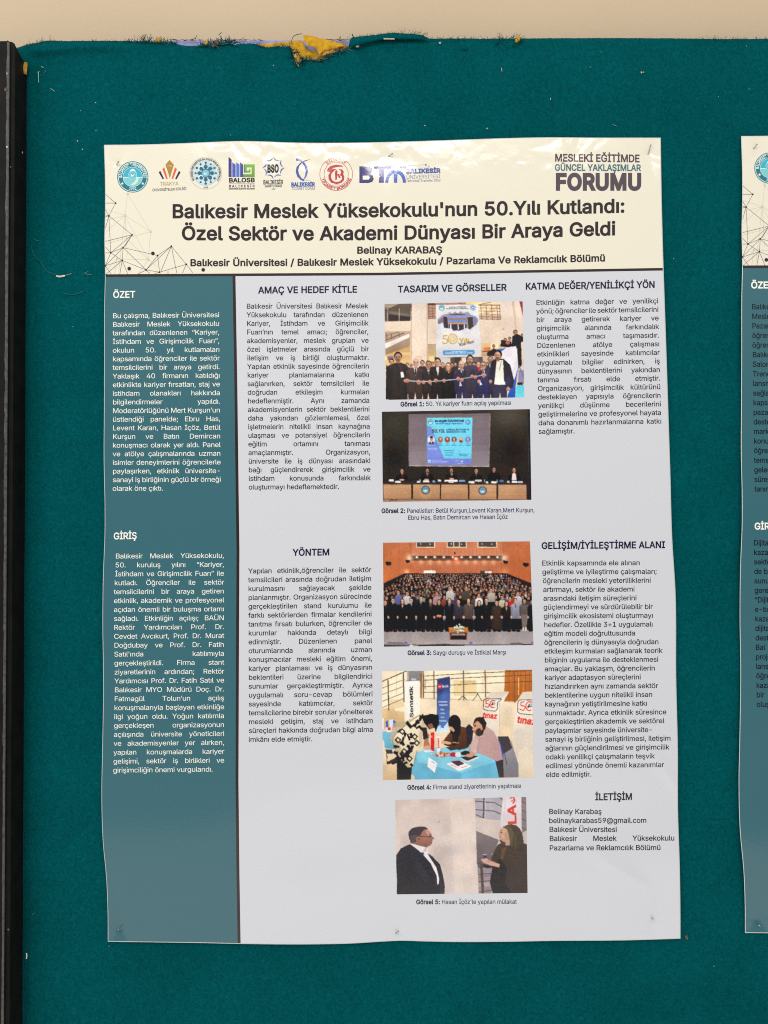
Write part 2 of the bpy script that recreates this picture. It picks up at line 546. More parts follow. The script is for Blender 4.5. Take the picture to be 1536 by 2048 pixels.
# thick panel behind the felt
def panel():
    """felted board core: its bare lavender face shows only where the felt is torn"""
    pts = [(20, 97), (334, 97), (340, 81), (703, 81), (712, 97), (2300, 97), (2300, 2420), (20, 2420)]
    n = len(pts)
    V = [P(u, v, 0.0080) for u, v in pts] + [P(u, v, 0.0080) + np.array([0, 0.032, 0]) for u, v in pts]
    Fc = [tuple(range(n))[::-1], tuple(range(n, 2 * n))] + [(i, (i + 1) % n, n + (i + 1) % n, n + i) for i in range(n)]
    return mesh_obj('backing_panel', V, Fc, M_BACK, board, smooth=False)
back = panel()

# yellow foam layer that shows through the tear
def sheet(name, outline_top, outline_bot, y_fn, mat, parent, n=60, m=10, thick=0.003):
    t = np.linspace(0, 1, n)
    a, b = np.array(outline_top, float), np.array(outline_bot, float)
    def along(p):
        L = np.concatenate([[0], np.cumsum(np.linalg.norm(np.diff(p, axis=0), axis=1))]); L /= L[-1]
        return np.stack([np.interp(t, L, p[:, 0]), np.interp(t, L, p[:, 1])], 1)
    A, B = along(a), along(b)
    s = np.linspace(0, 1, m)[:, None, None]
    G = A[None] * (1 - s) + B[None] * s
    u, v = G[..., 0], G[..., 1]
    y = y_fn(u, v, np.linspace(0, 1, m)[:, None] * np.ones((1, n)), np.ones((m, 1)) * t[None])
    o = mesh_obj(name, P(u, v, y).reshape(-1, 3), grid_faces(m, n), mat, parent)
    md = o.modifiers.new('s', 'SOLIDIFY'); md.thickness = thick; md.offset = -1
    return o
vn_f = VNoise(21)
foam = sheet('foam_padding', [(515, 89.5), (545, 86), (585, 82), (600, 80.5), (606, 84), (612, 99), (636, 103), (660, 100), (680, 95), (697, 90)],
             [(515, 97), (545, 103), (576, 108), (588, 116), (594, 126), (599, 133), (606, 126), (640, 126), (668, 118), (699, 104)],
             lambda u, v, s, t: 0.0032 - 0.0016 * s + 0.0012 * vn_f(u / 7, v / 6), M_FOAM, board, 90, 14, 0.0028)
flap = sheet('foam_flap', [(606, 72), (607, 70.5), (618, 70.8), (640, 76.5), (662, 81), (684, 87), (691, 91)],
             [(611, 86), (613, 91.5), (622, 92), (632, 97), (638, 109), (650, 101), (688, 92.5)],
             lambda u, v, s, t: -0.0035 - 0.0022 * np.sin(s * 3.1) + 0.0009 * vn_f(u / 8 + 3, v / 7), M_FOAM, board, 60, 14, 0.0024)
tab = sheet('foam_tab', [(584, 100), (589, 100), (595, 101)], [(592, 127), (597, 134), (602, 129)],
            lambda u, v, s, t: -0.0012 - 0.0012 * np.sin(s * 3) + 0.0008 * vn_f(u / 4, v / 6), M_FOAM2, board, 18, 18, 0.0015)
gum = sheet('foam_edge', [(646, 104), (664, 97), (683, 90), (694, 91)], [(644, 112), (664, 106), (684, 100), (696, 94)],
            lambda u, v, s, t: -0.0022 + 0.0008 * vn_f(u / 5, v / 5), M_FOAM2, board, 30, 6, 0.0015)
scrap = sheet('foam_scrap', [(36, 124), (44, 123), (55, 125)], [(41, 141), (46, 147), (53, 149.5)],
              lambda u, v, s, t: -0.007 - 0.002 * np.sin(s * 3) + 0.002 * t, M_FOAM2, board, 12, 10, 0.002)

# rolled lip of torn felt
lp_t = px([(700, 78.5), (703, 75), (730, 72), (760, 68.5), (786, 65.2), (808, 67), (826, 67.5), (845, 70), (858, 76.8)])
lp_b = px([(702, 96), (712, 93), (730, 87), (750, 82.5), (768, 79.5), (790, 79), (826, 78.5), (845, 78.5), (859, 78)])
n_, m_ = 90, 12
tt = np.linspace(0, 1, n_)
def al(p):
    L = np.concatenate([[0], np.cumsum(np.linalg.norm(np.diff(p, axis=0), axis=1))]); L /= L[-1]
    return np.stack([np.interp(tt, L, p[:, 0]), np.interp(tt, L, p[:, 1])], 1)
A_, B_ = al(lp_t), al(lp_b)
A_[:, 1] += 0.7 * vn_c(tt * 60, 9.0); B_[:, 1] += 0.5 * vn_c(tt * 50, 4.0)
lv = []
for k in range(m_):
    a = 2 * math.pi * k / m_
    s = (1 - math.cos(a)) / 2
    G = A_ * (1 - s) + B_ * s
    rad = np.linalg.norm(A_ - B_, axis=1) / 2 / 1614
    lv.append(P(G[:, 0], G[:, 1], -0.003 - np.sin(a) * np.minimum(rad, 0.006)))
lv = np.array(lv)
lf = [(k * n_ + i, k * n_ + i + 1, ((k + 1) % m_) * n_ + i + 1, ((k + 1) % m_) * n_ + i) for k in range(m_) for i in range(n_ - 1)]
lip = mesh_obj('felt_lip', lv.reshape(-1, 3), lf, M_FELT, board)

# loose threads along the torn edge
TEAL, DTEAL, PALE, YEL, BRN = (0.002, 0.085, 0.09), (0.001, 0.03, 0.032), (0.16, 0.27, 0.25), (0.5, 0.28, 0.03), (0.12, 0.085, 0.05)
fr = MB()
def thread(u, v, ang, length, r, col, curl=0.6, seg=5, y=-0.001, yd=-0.002):
    pts = []; x_, y_ = u, v; a = ang
    for i in range(seg + 1):
        pts.append(P(x_, y_, y + yd * i / seg))
        a += random.uniform(-curl, curl)
        x_ += math.cos(a) * length / seg; y_ += math.sin(a) * length / seg
    fr.tube(pts, r, col, 3, r * 0.5)
def tuft(u0, u1, n, lmin, lmax, cols, up_=0.7, r=0.00022, dv_=0.0):
    for _ in range(n):
        u = random.uniform(u0, u1); v = float(np.interp(u, TOP[:, 0], TOP[:, 1])) + random.uniform(0, 3) + dv_
        a = -math.pi / 2 + random.uniform(-1, 1) * (1.6 - up_)
        thread(u, v, a, random.uniform(lmin, lmax), r * random.uniform(0.6, 1.4), random.choice(cols))
tuft(50, 340, 150, 2, 5, [TEAL, TEAL, DTEAL], 0.6)
tuft(48, 110, 22, 6, 15, [TEAL, TEAL, PALE], 0.5)
tuft(186, 192, 6, 4, 9, [TEAL])
tuft(250, 275, 16, 6, 14, [TEAL, DTEAL], 0.3, 0.00028)
tuft(300, 345, 24, 5, 12, [TEAL, DTEAL, PALE], 0.2, 0.00028)
tuft(278, 300, 26, 10, 20, [DTEAL, TEAL], 0.5, 0.0003)
tuft(300, 345, 30, 8, 15, [TEAL, DTEAL, PALE, YEL], 0.3, 0.0003)
tuft(398, 470, 46, 6, 16, [DTEAL, TEAL, TEAL, PALE], 0.3, 0.00032)
tuft(425, 462, 44, 6, 18, [DTEAL, DTEAL, TEAL], 0.4, 0.00035)
tuft(420, 440, 22, 6, 14, [BRN, BRN, PALE], 0.1, 0.0005)
tuft(500, 600, 80, 5, 12, [DTEAL, TEAL], 0.5)
tuft(582, 606, 90, 6, 18, [DTEAL, TEAL, TEAL], -0.3, 0.00042)
tuft(610, 690, 90, 6, 15, [TEAL, TEAL, DTEAL], 0.2, 0.00042, 2)
tuft(402, 425, 40, 6, 17, [DTEAL, TEAL, TEAL], 0.2, 0.0005)
tuft(436, 470, 50, 5, 15, [DTEAL, TEAL, TEAL], 0.2, 0.0005, -3)
tuft(330, 352, 16, 4, 9, [TEAL, DTEAL], 0.1, 0.0004)
tuft(604, 700, 110, 5, 14, [DTEAL, TEAL, TEAL, PALE], 0.3, 0.00022)
tuft(560, 700, 50, 6, 16, [TEAL, PALE], -1.2, 0.0002)
tuft(860, 990, 60, 4, 11, [DTEAL, DTEAL, TEAL], 0.2, 0.00022)
tuft(992, 1042, 40, 5, 16, [DTEAL, TEAL], 0.1, 0.00025)
tuft(990, 1042, 50, 5, 16, [TEAL, DTEAL], -1.4, 0.00025, 10)
tuft(1050, 1400, 40, 2, 5, [TEAL], 0.4, 0.00016)
tuft(1400, 1540, 70, 4, 10, [DTEAL, TEAL, DTEAL], 0.0, 0.00022)
for _ in range(150):                       # lip fringe
    t = random.random(); i = int(t * (n_ - 1))
    thread(A_[i, 0], A_[i, 1] + 2, -math.pi / 2 + random.uniform(-1.1, 1.1), random.uniform(3, 8 + 8 * (A_[i, 0] > 800)), 0.0002, random.choice([TEAL, DTEAL]), y=-0.004)
for _ in range(80):                        # dark line of threads on the panel's top
    u = random.choice([random.uniform(345, 400), random.uniform(455, 520), random.uniform(640, 690)])
    thread(u, 79.8, random.choice([0, math.pi]) + random.uniform(-0.2, 0.2), random.uniform(5, 14), 0.00028, random.choice([DTEAL, (0.02, 0.02, 0.02), BRN]), 0.2, y=0.006)
def path(l, r, col, y=-0.004, dest=None):
    l = np.array(l, float); t = np.linspace(0, len(l) - 1, len(l) * 4)
    q = np.stack([np.interp(t, range(len(l)), l[:, 0]), np.interp(t, range(len(l)), l[:, 1])], 1)
    for _ in range(2): q[1:-1] = (q[:-2] + q[1:-1] * 2 + q[2:]) / 4
    (dest or fr).tube(P(q[:, 0], q[:, 1], y), r, col, 4)
path([(584, 90), (583, 82), (586, 73), (593, 69), (604, 67.5)], 0.0004, (0.03, 0.06, 0.055))
path([(593, 98), (596, 106), (602, 117)], 0.0004, (0.01, 0.04, 0.035))
path([(607, 112), (603, 118)], 0.0004, (0.02, 0.04, 0.03))
path([(679, 78), (681, 73)], 0.0005, DTEAL); path([(704, 68), (707, 74), (705, 80)], 0.0006, DTEAL, -0.006)
path([(391, 78), (393, 71)], 0.0004, DTEAL); path([(437, 70), (441, 67), (443, 64)], 0.0004, DTEAL)
path([(638, 112), (639, 103)], 0.0004, (0.45, 0.4, 0.3), -0.006)
path([(700, 97), (706, 105), (711, 112)], 0.0009, (0.004, 0.02, 0.02), -0.001)
for (u, v, r, c) in [(1037, 77, 0.0028, YEL), (1033, 81, 0.002, YEL), (413, 85, 0.0024, YEL), (317, 79, 0.0022, YEL), (320, 76, 0.0014, YEL), (434, 85, 0.0026, BRN), (427, 91, 0.0022, BRN)]:
    fr.blob(P(u, v, -0.003), (r, r * 0.7, r * 1.1), c, 7, 5, 0.35)
fray = fr.build('frayed_threads', M_THREAD, board)
tag(fray, kind='stuff')

# short fibres standing out of the felt nap
fb = MB()
for _ in range(7000):
    u, v = random.uniform(46, 1545), random.uniform(92, 2055)
    if 212 < u < 1322 and 296 < v < 1872: continue
    if u > 1510 and 290 < v < 1868: continue
    L = random.uniform(3, 9); a = random.uniform(0, 2 * math.pi); pts = []
    for i in range(4):
        pts.append((u, v)); a += random.uniform(-0.7, 0.7); u += math.cos(a) * L / 3; v += math.sin(a) * L / 3
    q = np.array(pts)
    k = random.uniform(0.7, 2.1)
    fb.tube(felt_pt(q[:, 0], q[:, 1], np.array([0.0001, 0.0006, 0.0007, 0.0002])), 0.00011, (0.004 * k, 0.092 * k, 0.096 * k), 3)
nap = fb.build('loose_fibres', M_THREAD, board)
tag(nap, kind='stuff')

# black steel post at the left edge
def post():
    yF = -0.034
    xe = P(14, 900, yF)[0]                           # front right edge
    prof = [(xe - 0.075, 0.03), (xe - 0.075, yF + 0.003), (xe - 0.072, yF)]
    prof += [(xe - 0.0022, yF), (xe - 0.0008, yF + 0.0006), (xe, yF + 0.002), (xe + 0.0001, -0.0292), (xe + 0.0004, -0.0290),
             (xe + 0.0040, -0.0288), (xe + 0.0044, -0.0284), (xe + 0.0046, 0.002), (xe + 0.0046, 0.03)]
    prof = np.array(prof); n = len(prof)
    ztop = P(17, 78, yF)[2]; zs = [-1.2, ztop - 0.012, ztop - 0.006, ztop - 0.0018, ztop]
    ins = [0, 0, 0.0003, 0.0012, 0.004]
    V = []
    for z, q in zip(zs, ins):
        for j, (x, y) in enumerate(prof):
            # the inner corner of the cap slopes away
            dz = 0.010 * sm(y, yF + 0.004, 0.002) if z > ztop - 0.007 else 0.0
            xx = x - q if x > xe - 0.03 else x + q
            V.append((xx, y + (q if y < yF + 0.002 else 0), z - float(dz)))
    Fc = [(k * n + j, k * n + (j + 1), (k + 1) * n + j + 1, (k + 1) * n + j) for k in range(len(zs) - 1) for j in range(n - 1)]
    Fc.append(tuple((len(zs) - 1) * n + j for j in range(n)))
    o = mesh_obj('frame_post', V, Fc, M_POST, board)
    o.data.set_sharp_from_angle(angle=math.radians(35))
    # worn edge, with the bevel's highlight painted in as a lighter strip
    w = MB()
    zz = np.linspace(-0.75, ztop - 0.004, 220); vv = VNoise(31)
    Vw, Fw = [], []
    wid = 0.0013 + 0.0008 * vv(zz * 60, 0.5) + 0.0006 * vv(zz * 200, 4.5)
    wid *= 0.45 + 0.55 * sm(zz, -0.45, 0.1)
    for z, q in zip(zz, wid):
        q = max(q, 0.0003)
        Vw += [(xe - 0.0020 - q * 0.9, yF - 0.00012, z), (xe - 0.0019, yF - 0.00012, z), (xe - 0.0007, yF + 0.0005, z), (xe - 0.0005 + 0.0003, yF + 0.0009, z)]
    for i in range(len(zz) - 1):
        for j in range(3): Fw.append((i * 4 + j, i * 4 + j + 1, i * 4 + j + 5, i * 4 + j + 4))
    mesh_obj('worn_edge_highlight', Vw, Fw, M_EDGE_HL, o)
    for (u, v, r, c, yy_) in [(14, 294, 0.0011, (0.8, 0.78, 0.66), yF - 0.0002), (12, 179, 0.0028, (0.16, 0.09, 0.055), yF), (14, 147, 0.0012, (0.3, 0.31, 0.3), yF),
                              (38, 227, 0.0007, (0.8, 0.85, 0.9), -0.012), (41, 300, 0.0016, (0.6, 0.6, 0.5), -0.010), (43, 306, 0.0016, (0.4, 0.42, 0.35), -0.009), (40, 308, 0.0012, (0.55, 0.55, 0.45), -0.011),
                              (17, 1859, 0.0014, (0.12, 0.08, 0.03), yF + 0.001), (21, 334, 0.001, (0.25, 0.22, 0.18), -0.030), (33, 116, 0.0014, (0.2, 0.2, 0.2), -0.018)]:
        p = P(u, v, yy_)
        ch = MB()
        ch.blob(p, (r, r * 0.35, r * random.uniform(0.8, 1.5)), c, 7, 4, 0.4)
        ch.build('paint_chip', M_THREAD, o)
    return o
post()

# lint on the felt: too small and too many to count
lt = MB()
WHT, GRY = (0.44, 0.47, 0.40), (0.12, 0.27, 0.26)
def fpath(l, r, col, lift=0.0012):
    l = np.array(l, float); t = np.linspace(0, len(l) - 1, len(l) * 4)
    q = np.stack([np.interp(t, range(len(l)), l[:, 0]), np.interp(t, range(len(l)), l[:, 1])], 1)
    q[1:-1] = (q[:-2] + q[1:-1] * 2 + q[2:]) / 4
    lt.tube(felt_pt(q[:, 0], q[:, 1], lift), r, col, 4)
fpath([(63, 493), (65, 503), (68, 511), (74, 517), (79, 520), (84, 529), (89, 537), (95, 543), (107, 548), (115, 552)], 0.00024, (0.05, 0.19, 0.19))
fpath([(113, 552), (118, 553.4), (124, 552.6), (130, 551.5)], 0.0011, (0.75, 0.73, 0.58), 0.0014)
fpath([(130, 551), (137, 549), (143, 547)], 0.0004, (0.2, 0.32, 0.3))
fpath([(128, 587), (138, 588.5), (148, 589), (158, 586.5), (168, 582)], 0.0007, (0.01, 0.13, 0.14), 0.001)
fpath([(68, 476), (71, 480), (78, 482)], 0.0002, GRY); fpath([(168, 547), (176, 543)], 0.0003, GRY); fpath([(170, 548), (184, 549)], 0.0003, GRY)
fpath([(77, 144), (76.5, 152), (77.5, 165)], 0.0005, (0.4, 0.5, 0.46)); fpath([(74, 145), (80, 142)], 0.0004, GRY); fpath([(82, 133), (87, 135)], 0.0004, (0.4, 0.5, 0.5))
fpath([(101, 177), (106, 180), (109, 183)], 0.0004, (0.3, 0.38, 0.36)); fpath([(91, 141), (89, 146)], 0.0003, GRY)
fpath([(53, 1906), (53.6, 1911), (52.5, 1917)], 0.0009, (0.8, 0.78, 0.7), 0.0015)
fpath([(65, 1829), (69, 1826)], 0.0003, GRY)
fpath([(1003, 136), (1004, 143)], 0.0005, (0.45, 0.4, 0.3)); fpath([(1282, 144), (1284, 146)], 0.0011, (0.6, 0.52, 0.42)); fpath([(1286, 145), (1288, 144)], 0.0006, (0.5, 0.45, 0.35))
fpath([(712, 93), (718, 92)], 0.0013, (0.4, 0.33, 0.25), 0.004); fpath([(767, 77.5), (789, 78)], 0.0009, (0.42, 0.38, 0.3), 0.009)
fpath([(1372, 1871), (1374, 1878)], 0.0017, (0.14, 0.12, 0.10)); fpath([(1225, 249), (1233, 252)], 0.0003, (0.15, 0.3, 0.3))
fpath([(1101, 196), (1101.5, 200)], 0.0004, WHT); fpath([(1202, 102), (1202, 106)], 0.0003, GRY); fpath([(750, 87), (757, 83), (762, 80)], 0.0006, DTEAL, 0.004)
for (u, v, r) in [(880, 86, 0.0018), (155, 282, 0.0011), (165, 299, 0.0011), (191, 205, 0.0009), (192, 261, 0.0008), (850, 251, 0.0012), (974, 257, 0.0013), (146, 653, 0.0007), (161, 221, 0.0006),
                  (547, 131, 0.0009), (1181, 134, 0.0006), (372, 220, 0.0006), (461, 270, 0.0006), (1491, 1560, 0.0007), (1347, 517, 0.0009), (218, 1892, 0.0008), (1428, 1932, 0.0008), (1498, 178, 0.0008), (1437, 193, 0.0006), (1493, 92, 0.0008)]:
    lt.blob(felt_pt(u, v, r * 0.4), (r * 0.85, r * 0.5, r * 0.7), random.choice([WHT, WHT, (0.42, 0.38, 0.26)]), 6, 4, 0.35)
for _ in range(14):
    u, v = random.uniform(60, 1500), random.uniform(110, 2040)
    if 205 < u < 1370 and 270 < v < 1895: continue
    lt.blob(felt_pt(u, v, 0.0001), (0.0004, 0.0003, 0.0004), GRY, 5, 3, 0.3)
lint = lt.build('lint', M_THREAD)
tag(lint, 'scattered pale lint specks and stray fibres stuck to the teal felt', 'lint', kind='stuff')
# ------------------------------------------------------------------ the five printed photographs, painted cell by cell into a printed grid
class Canvas:
    def __init__(s, w, h, tl, tr, bl, fill_=(128, 128, 128)):
        s.w, s.h, s.k = w, h, 2
        s.a = np.zeros((h * 2, w * 2, 3)) + np.array(fill_, float)
        s.tl = np.array(tl, float); ex = np.array(tr, float) - s.tl; ey = np.array(bl, float) - s.tl
        s.M = np.linalg.inv(np.stack([ex, ey], 1))
        s.ppx = w * 2 / np.linalg.norm(ex)
    def t(s, p):
        q = (np.asarray(p, float) - s.tl) @ s.M.T
        return q * np.array([s.w * 2, s.h * 2])
    def _mask(s, q):
        x0, y0 = np.floor(q.min(0)).astype(int) - 1; x1, y1 = np.ceil(q.max(0)).astype(int) + 1
        x0, y0 = max(x0, 0), max(y0, 0); x1, y1 = min(x1, s.w * 2), min(y1, s.h * 2)
        if x1 <= x0 or y1 <= y0: return None
        X, Y = np.meshgrid(np.arange(x0, x1) + 0.5, np.arange(y0, y1) + 0.5)
        m = np.zeros(X.shape, bool)
        for a, b in zip(q, np.roll(q, -1, 0)):
            if a[1] == b[1]: continue
            c = (a[1] > Y) != (b[1] > Y)
            m ^= c & (X < (b[0] - a[0]) * (Y - a[1]) / (b[1] - a[1]) + a[0])
        return (slice(y0, y1), slice(x0, x1)), m, Y
    def poly(s, pts, col, al=1.0, c2=None):
        r = s._mask(s.t(pts))
        if r is None: return
        sl, m, Y = r
        col = np.array(col, float)
        if c2 is not None:
            yy = s.t(pts)[:, 1]; t = np.clip((Y - yy.min()) / max(np.ptp(yy), 1), 0, 1)[..., None]
            col = col * (1 - t) + np.array(c2, float) * t
        w = (m * al)[..., None]
        s.a[sl] = s.a[sl] * (1 - w) + col * w
    def rect(s, x0, y0, x1, y1, col, al=1.0, c2=None): s.poly([(x0, y0), (x1, y0), (x1, y1), (x0, y1)], col, al, c2)
    def ell(s, cx, cy, rx, ry, col, al=1.0, rot=0.0, a0=0, a1=360, c2=None):
        a = np.radians(np.linspace(a0, a1, 22)); c, d = math.cos(math.radians(rot)), math.sin(math.radians(rot))
        x, y = rx * np.cos(a), ry * np.sin(a)
        s.poly(np.stack([cx + x * c - y * d, cy + x * d + y * c], 1), col, al, c2)
    def line(s, pts, w, col, al=1.0):
        for (x0, y0), (x1, y1) in zip(pts[:-1], pts[1:]):
            L = math.hypot(x1 - x0, y1 - y0) + 1e-9; nx, ny = -(y1 - y0) / L * w / 2, (x1 - x0) / L * w / 2
            s.poly([(x0 + nx, y0 + ny), (x1 + nx, y1 + ny), (x1 - nx, y1 - ny), (x0 - nx, y0 - ny)], col, al)
    def glow(s, cx, cy, r, col, al):
        q = s.t([(cx, cy)])[0]; R = r * s.ppx
        Y, X = np.mgrid[0:s.h * 2, 0:s.w * 2]
        w = (al * np.exp(-((X - q[0]) ** 2 + (Y - q[1]) ** 2) / R ** 2))[..., None]
        s.a = s.a * (1 - w) + np.array(col, float) * w
    def text(s, text, x0, y0, x1, y1, cap, col, d=0.0, skew=0.0, al=1.0):
        n = natural(text, d); L = math.hypot(x1 - x0, y1 - y0); xs = L / (n * cap)
        e = np.array([(x1 - x0) / L, (y1 - y0) / L]); p = np.array([-e[1], e[0]]); x = 0.0
        for ch in text:
            g, f = glyph(ch, d); wd = (ADV.get(ch, .4) + 0.9 * d) * cap * xs
            if len(f):
                gx = x + (g[:, 0] + 0.45 * d + skew * g[:, 1]) * cap * xs; gy = -g[:, 1] * cap
                v = np.array([x0, y0]) + gx[:, None] * e + gy[:, None] * p
                for t in f: s.poly(v[t], col, al)
            x += wd
    def noise(s, amt, scale=6, seed=1):
        Y, X = np.mgrid[0:s.h * 2, 0:s.w * 2]
        n = VNoise(seed)(X / scale, Y / scale) * 0.6 + VNoise(seed + 1)(X / 2.5, Y / 2.5) * 0.4
        s.a = s.a * (1 + amt * n[..., None])
    def out(s, blur=1):
        # soft focus and lens smear of a small print: edges wander by about a cell, tones mottle
        Y, X = np.mgrid[0:s.h * 2, 0:s.w * 2].astype(float)
        wx, wy = VNoise(71)(X / 9, Y / 9) * .6 + VNoise(72)(X / 3, Y / 3) * .25, VNoise(73)(X / 9, Y / 9) * .6 + VNoise(74)(X / 3, Y / 3) * .25
        a = s.a[np.clip(np.round(Y + wy), 0, s.h * 2 - 1).astype(int), np.clip(np.round(X + wx), 0, s.w * 2 - 1).astype(int)]
        lum = a.mean(2, keepdims=True)
        a = a * (1 + .05 * VNoise(75)(X / 40, Y / 40) + .025 * VNoise(76)(X / 4, Y / 4))[..., None] + (4 * VNoise(77)(X / 14, Y / 14))[..., None] * np.array([1, 0, -1.0])
        a = a + (8 * np.clip(1 - lum / 90, 0, 1)) * (1 + VNoise(78)(X / 5, Y / 5))[..., None]
        for _ in range(blur):
            b = np.pad(a, ((1, 1), (1, 1), (0, 0)), 'edge')
            a = (b[:-2, 1:-1] + b[2:, 1:-1] + b[1:-1, :-2] + b[1:-1, 2:] + 2 * b[1:-1, 1:-1]) / 6
        a = np.clip(a.reshape(s.h, 2, s.w, 2, 3).mean((1, 3)), 0, 255)
        return a

def head(c, x, y, rx, ry, skin, hair, bald=False, side=0, beard=None, glasses=False, long=None):
    sk = np.array(skin, float)
    if long: c.ell(x, y + ry * .25, rx * 1.32, ry * 1.35, hair); c.rect(x - rx * 1.25, y, x + rx * 1.25, y + ry * 1.5, hair)
    c.rect(x - rx * .45, y + ry * .5, x + rx * .45, y + ry * 1.35, sk * .78)
    if not bald: c.ell(x - side * rx * .15, y - ry * .22, rx * 1.1, ry * .98, hair)
    c.ell(x + side * rx * .08, y + (.0 if bald else ry * .1), rx * .93, ry * (1.0 if bald else .92), sk, 1, 0, c2=sk * .86)
    c.ell(x - rx * .55, y + ry * .2, rx * .32, ry * .62, sk * .72, .55); c.ell(x + rx * .12, y - ry * .45, rx * .4, ry * .2, np.minimum(sk * 1.12, 250), .6)
    for e in (-.36, .36):
        c.ell(x + (e + side * .15) * rx, y + ry * .0, rx * .2, ry * .09, sk * .35, .85); c.line([(x + (e + side * .15) * rx - rx * .2, y - ry * .13), (x + (e + side * .15) * rx + rx * .2, y - ry * .15)], ry * .07, np.array(hair) * .8 + 10, .8)
    c.ell(x + side * rx * .25, y + ry * .26, rx * .13, ry * .2, sk * .8, .7)
    if beard is not None:
        c.ell(x + side * .1 * rx, y + ry * .72, rx * .66, ry * .28, beard, .55); c.ell(x + side * .12 * rx, y + ry * .42, rx * .4, ry * .08, beard, .7)
    c.ell(x + side * rx * .15, y + ry * .56, rx * .28, ry * .07, sk * .5 + np.array([30, 0, 0]), .8)
    if glasses:
        for e in (-.36, .36): c.ell(x + (e + side * .15) * rx, y + ry * .02, rx * .28, ry * .15, (40, 35, 35), .55)
        c.line([(x - rx * .9, y - ry * .05), (x + rx * .9, y - ry * .05)], ry * .05, (40, 35, 35), .8)

def torso(c, x, y, r, w, bottom, col, shirt=None, tie=None, taper=.9, lean=0, open_=1.9):
    col = np.array(col, float)
    y0 = y + r * 1.05
    c.poly([(x - r * .5, y0), (x + r * .5, y0), (x + w * .38, y0 + r * .35), (x + w * .5, y0 + r * .95), (x + w * .5 * taper + lean, bottom), (x - w * .5 * taper + lean, bottom), (x - w * .5, y0 + r * .95), (x - w * .38, y0 + r * .35)], col * 1.06, 1, col * .8)
    c.poly([(x - w * .5, y0 + r), (x - w * .3, y0 + r * 1.6), (x - w * .32, bottom), (x - w * .5 * taper, bottom)], col * .72, .6)
    c.poly([(x + w * .46, y0 + r), (x + w * .30, y0 + r * 1.8), (x + w * .33, bottom), (x + w * .4, bottom)], col * .66, .5)
    c.line([(x + r * .1, y0 + r * open_), (x + r * .05, bottom)], r * .1, col * .55, .7)
    if shirt is not None:
        c.poly([(x - r * .5, y0 - r * .05), (x + r * .5, y0 - r * .05), (x + r * .05, y0 + r * open_)], shirt, 1, np.array(shirt) * .88)
        c.poly([(x - r * .62, y0), (x - r * .42, y0 - r * .1), (x - r * .02, y0 + r * open_), (x - r * .5, y0 + r * .9)], col * .82); c.poly([(x + r * .62, y0), (x + r * .42, y0 - r * .1), (x + r * .1, y0 + r * open_), (x + r * .55, y0 + r * .9)], col * 1.1)
    if tie is not None: c.poly([(x - r * .13, y0 + r * .05), (x + r * .13, y0 + r * .05), (x + r * .2, y0 + r * 1.3), (x + r * .03, y0 + r * (open_ - .1)), (x - r * .14, y0 + r * 1.3)], tie)

SK, SK2, SK3 = (214, 160, 132), (196, 140, 112), (226, 178, 150)
BLK, DBR, GRYH = (28, 24, 24), (48, 36, 30), (110, 102, 98)

def crest_small(c, x, y, r):
    c.ell(x, y, r, r, (60, 130, 155)); c.ell(x, y, r * .82, r * .82, (215, 228, 230)); c.ell(x, y, r * .7, r * .7, (84, 170, 190)); c.ell(x, y + r * .3, r * .5, r * .36, (220, 235, 235)); c.ell(x, y - r * .1, r * .25, r * .25, (70, 150, 175))
def molecule_small(c, x, y, r):
    for k in range(10):
        a = 2 * math.pi * k / 10; q = (x + r * .82 * math.cos(a), y + r * .82 * math.sin(a))
        c.line([(x, y), q], r * .12, (70, 110, 165)); c.ell(q[0], q[1], r * .15, r * .15, (70, 110, 165))
    c.ell(x, y, r * .5, r * .5, (80, 130, 185)); c.ell(x, y, r * .26, r * .26, (215, 232, 245))

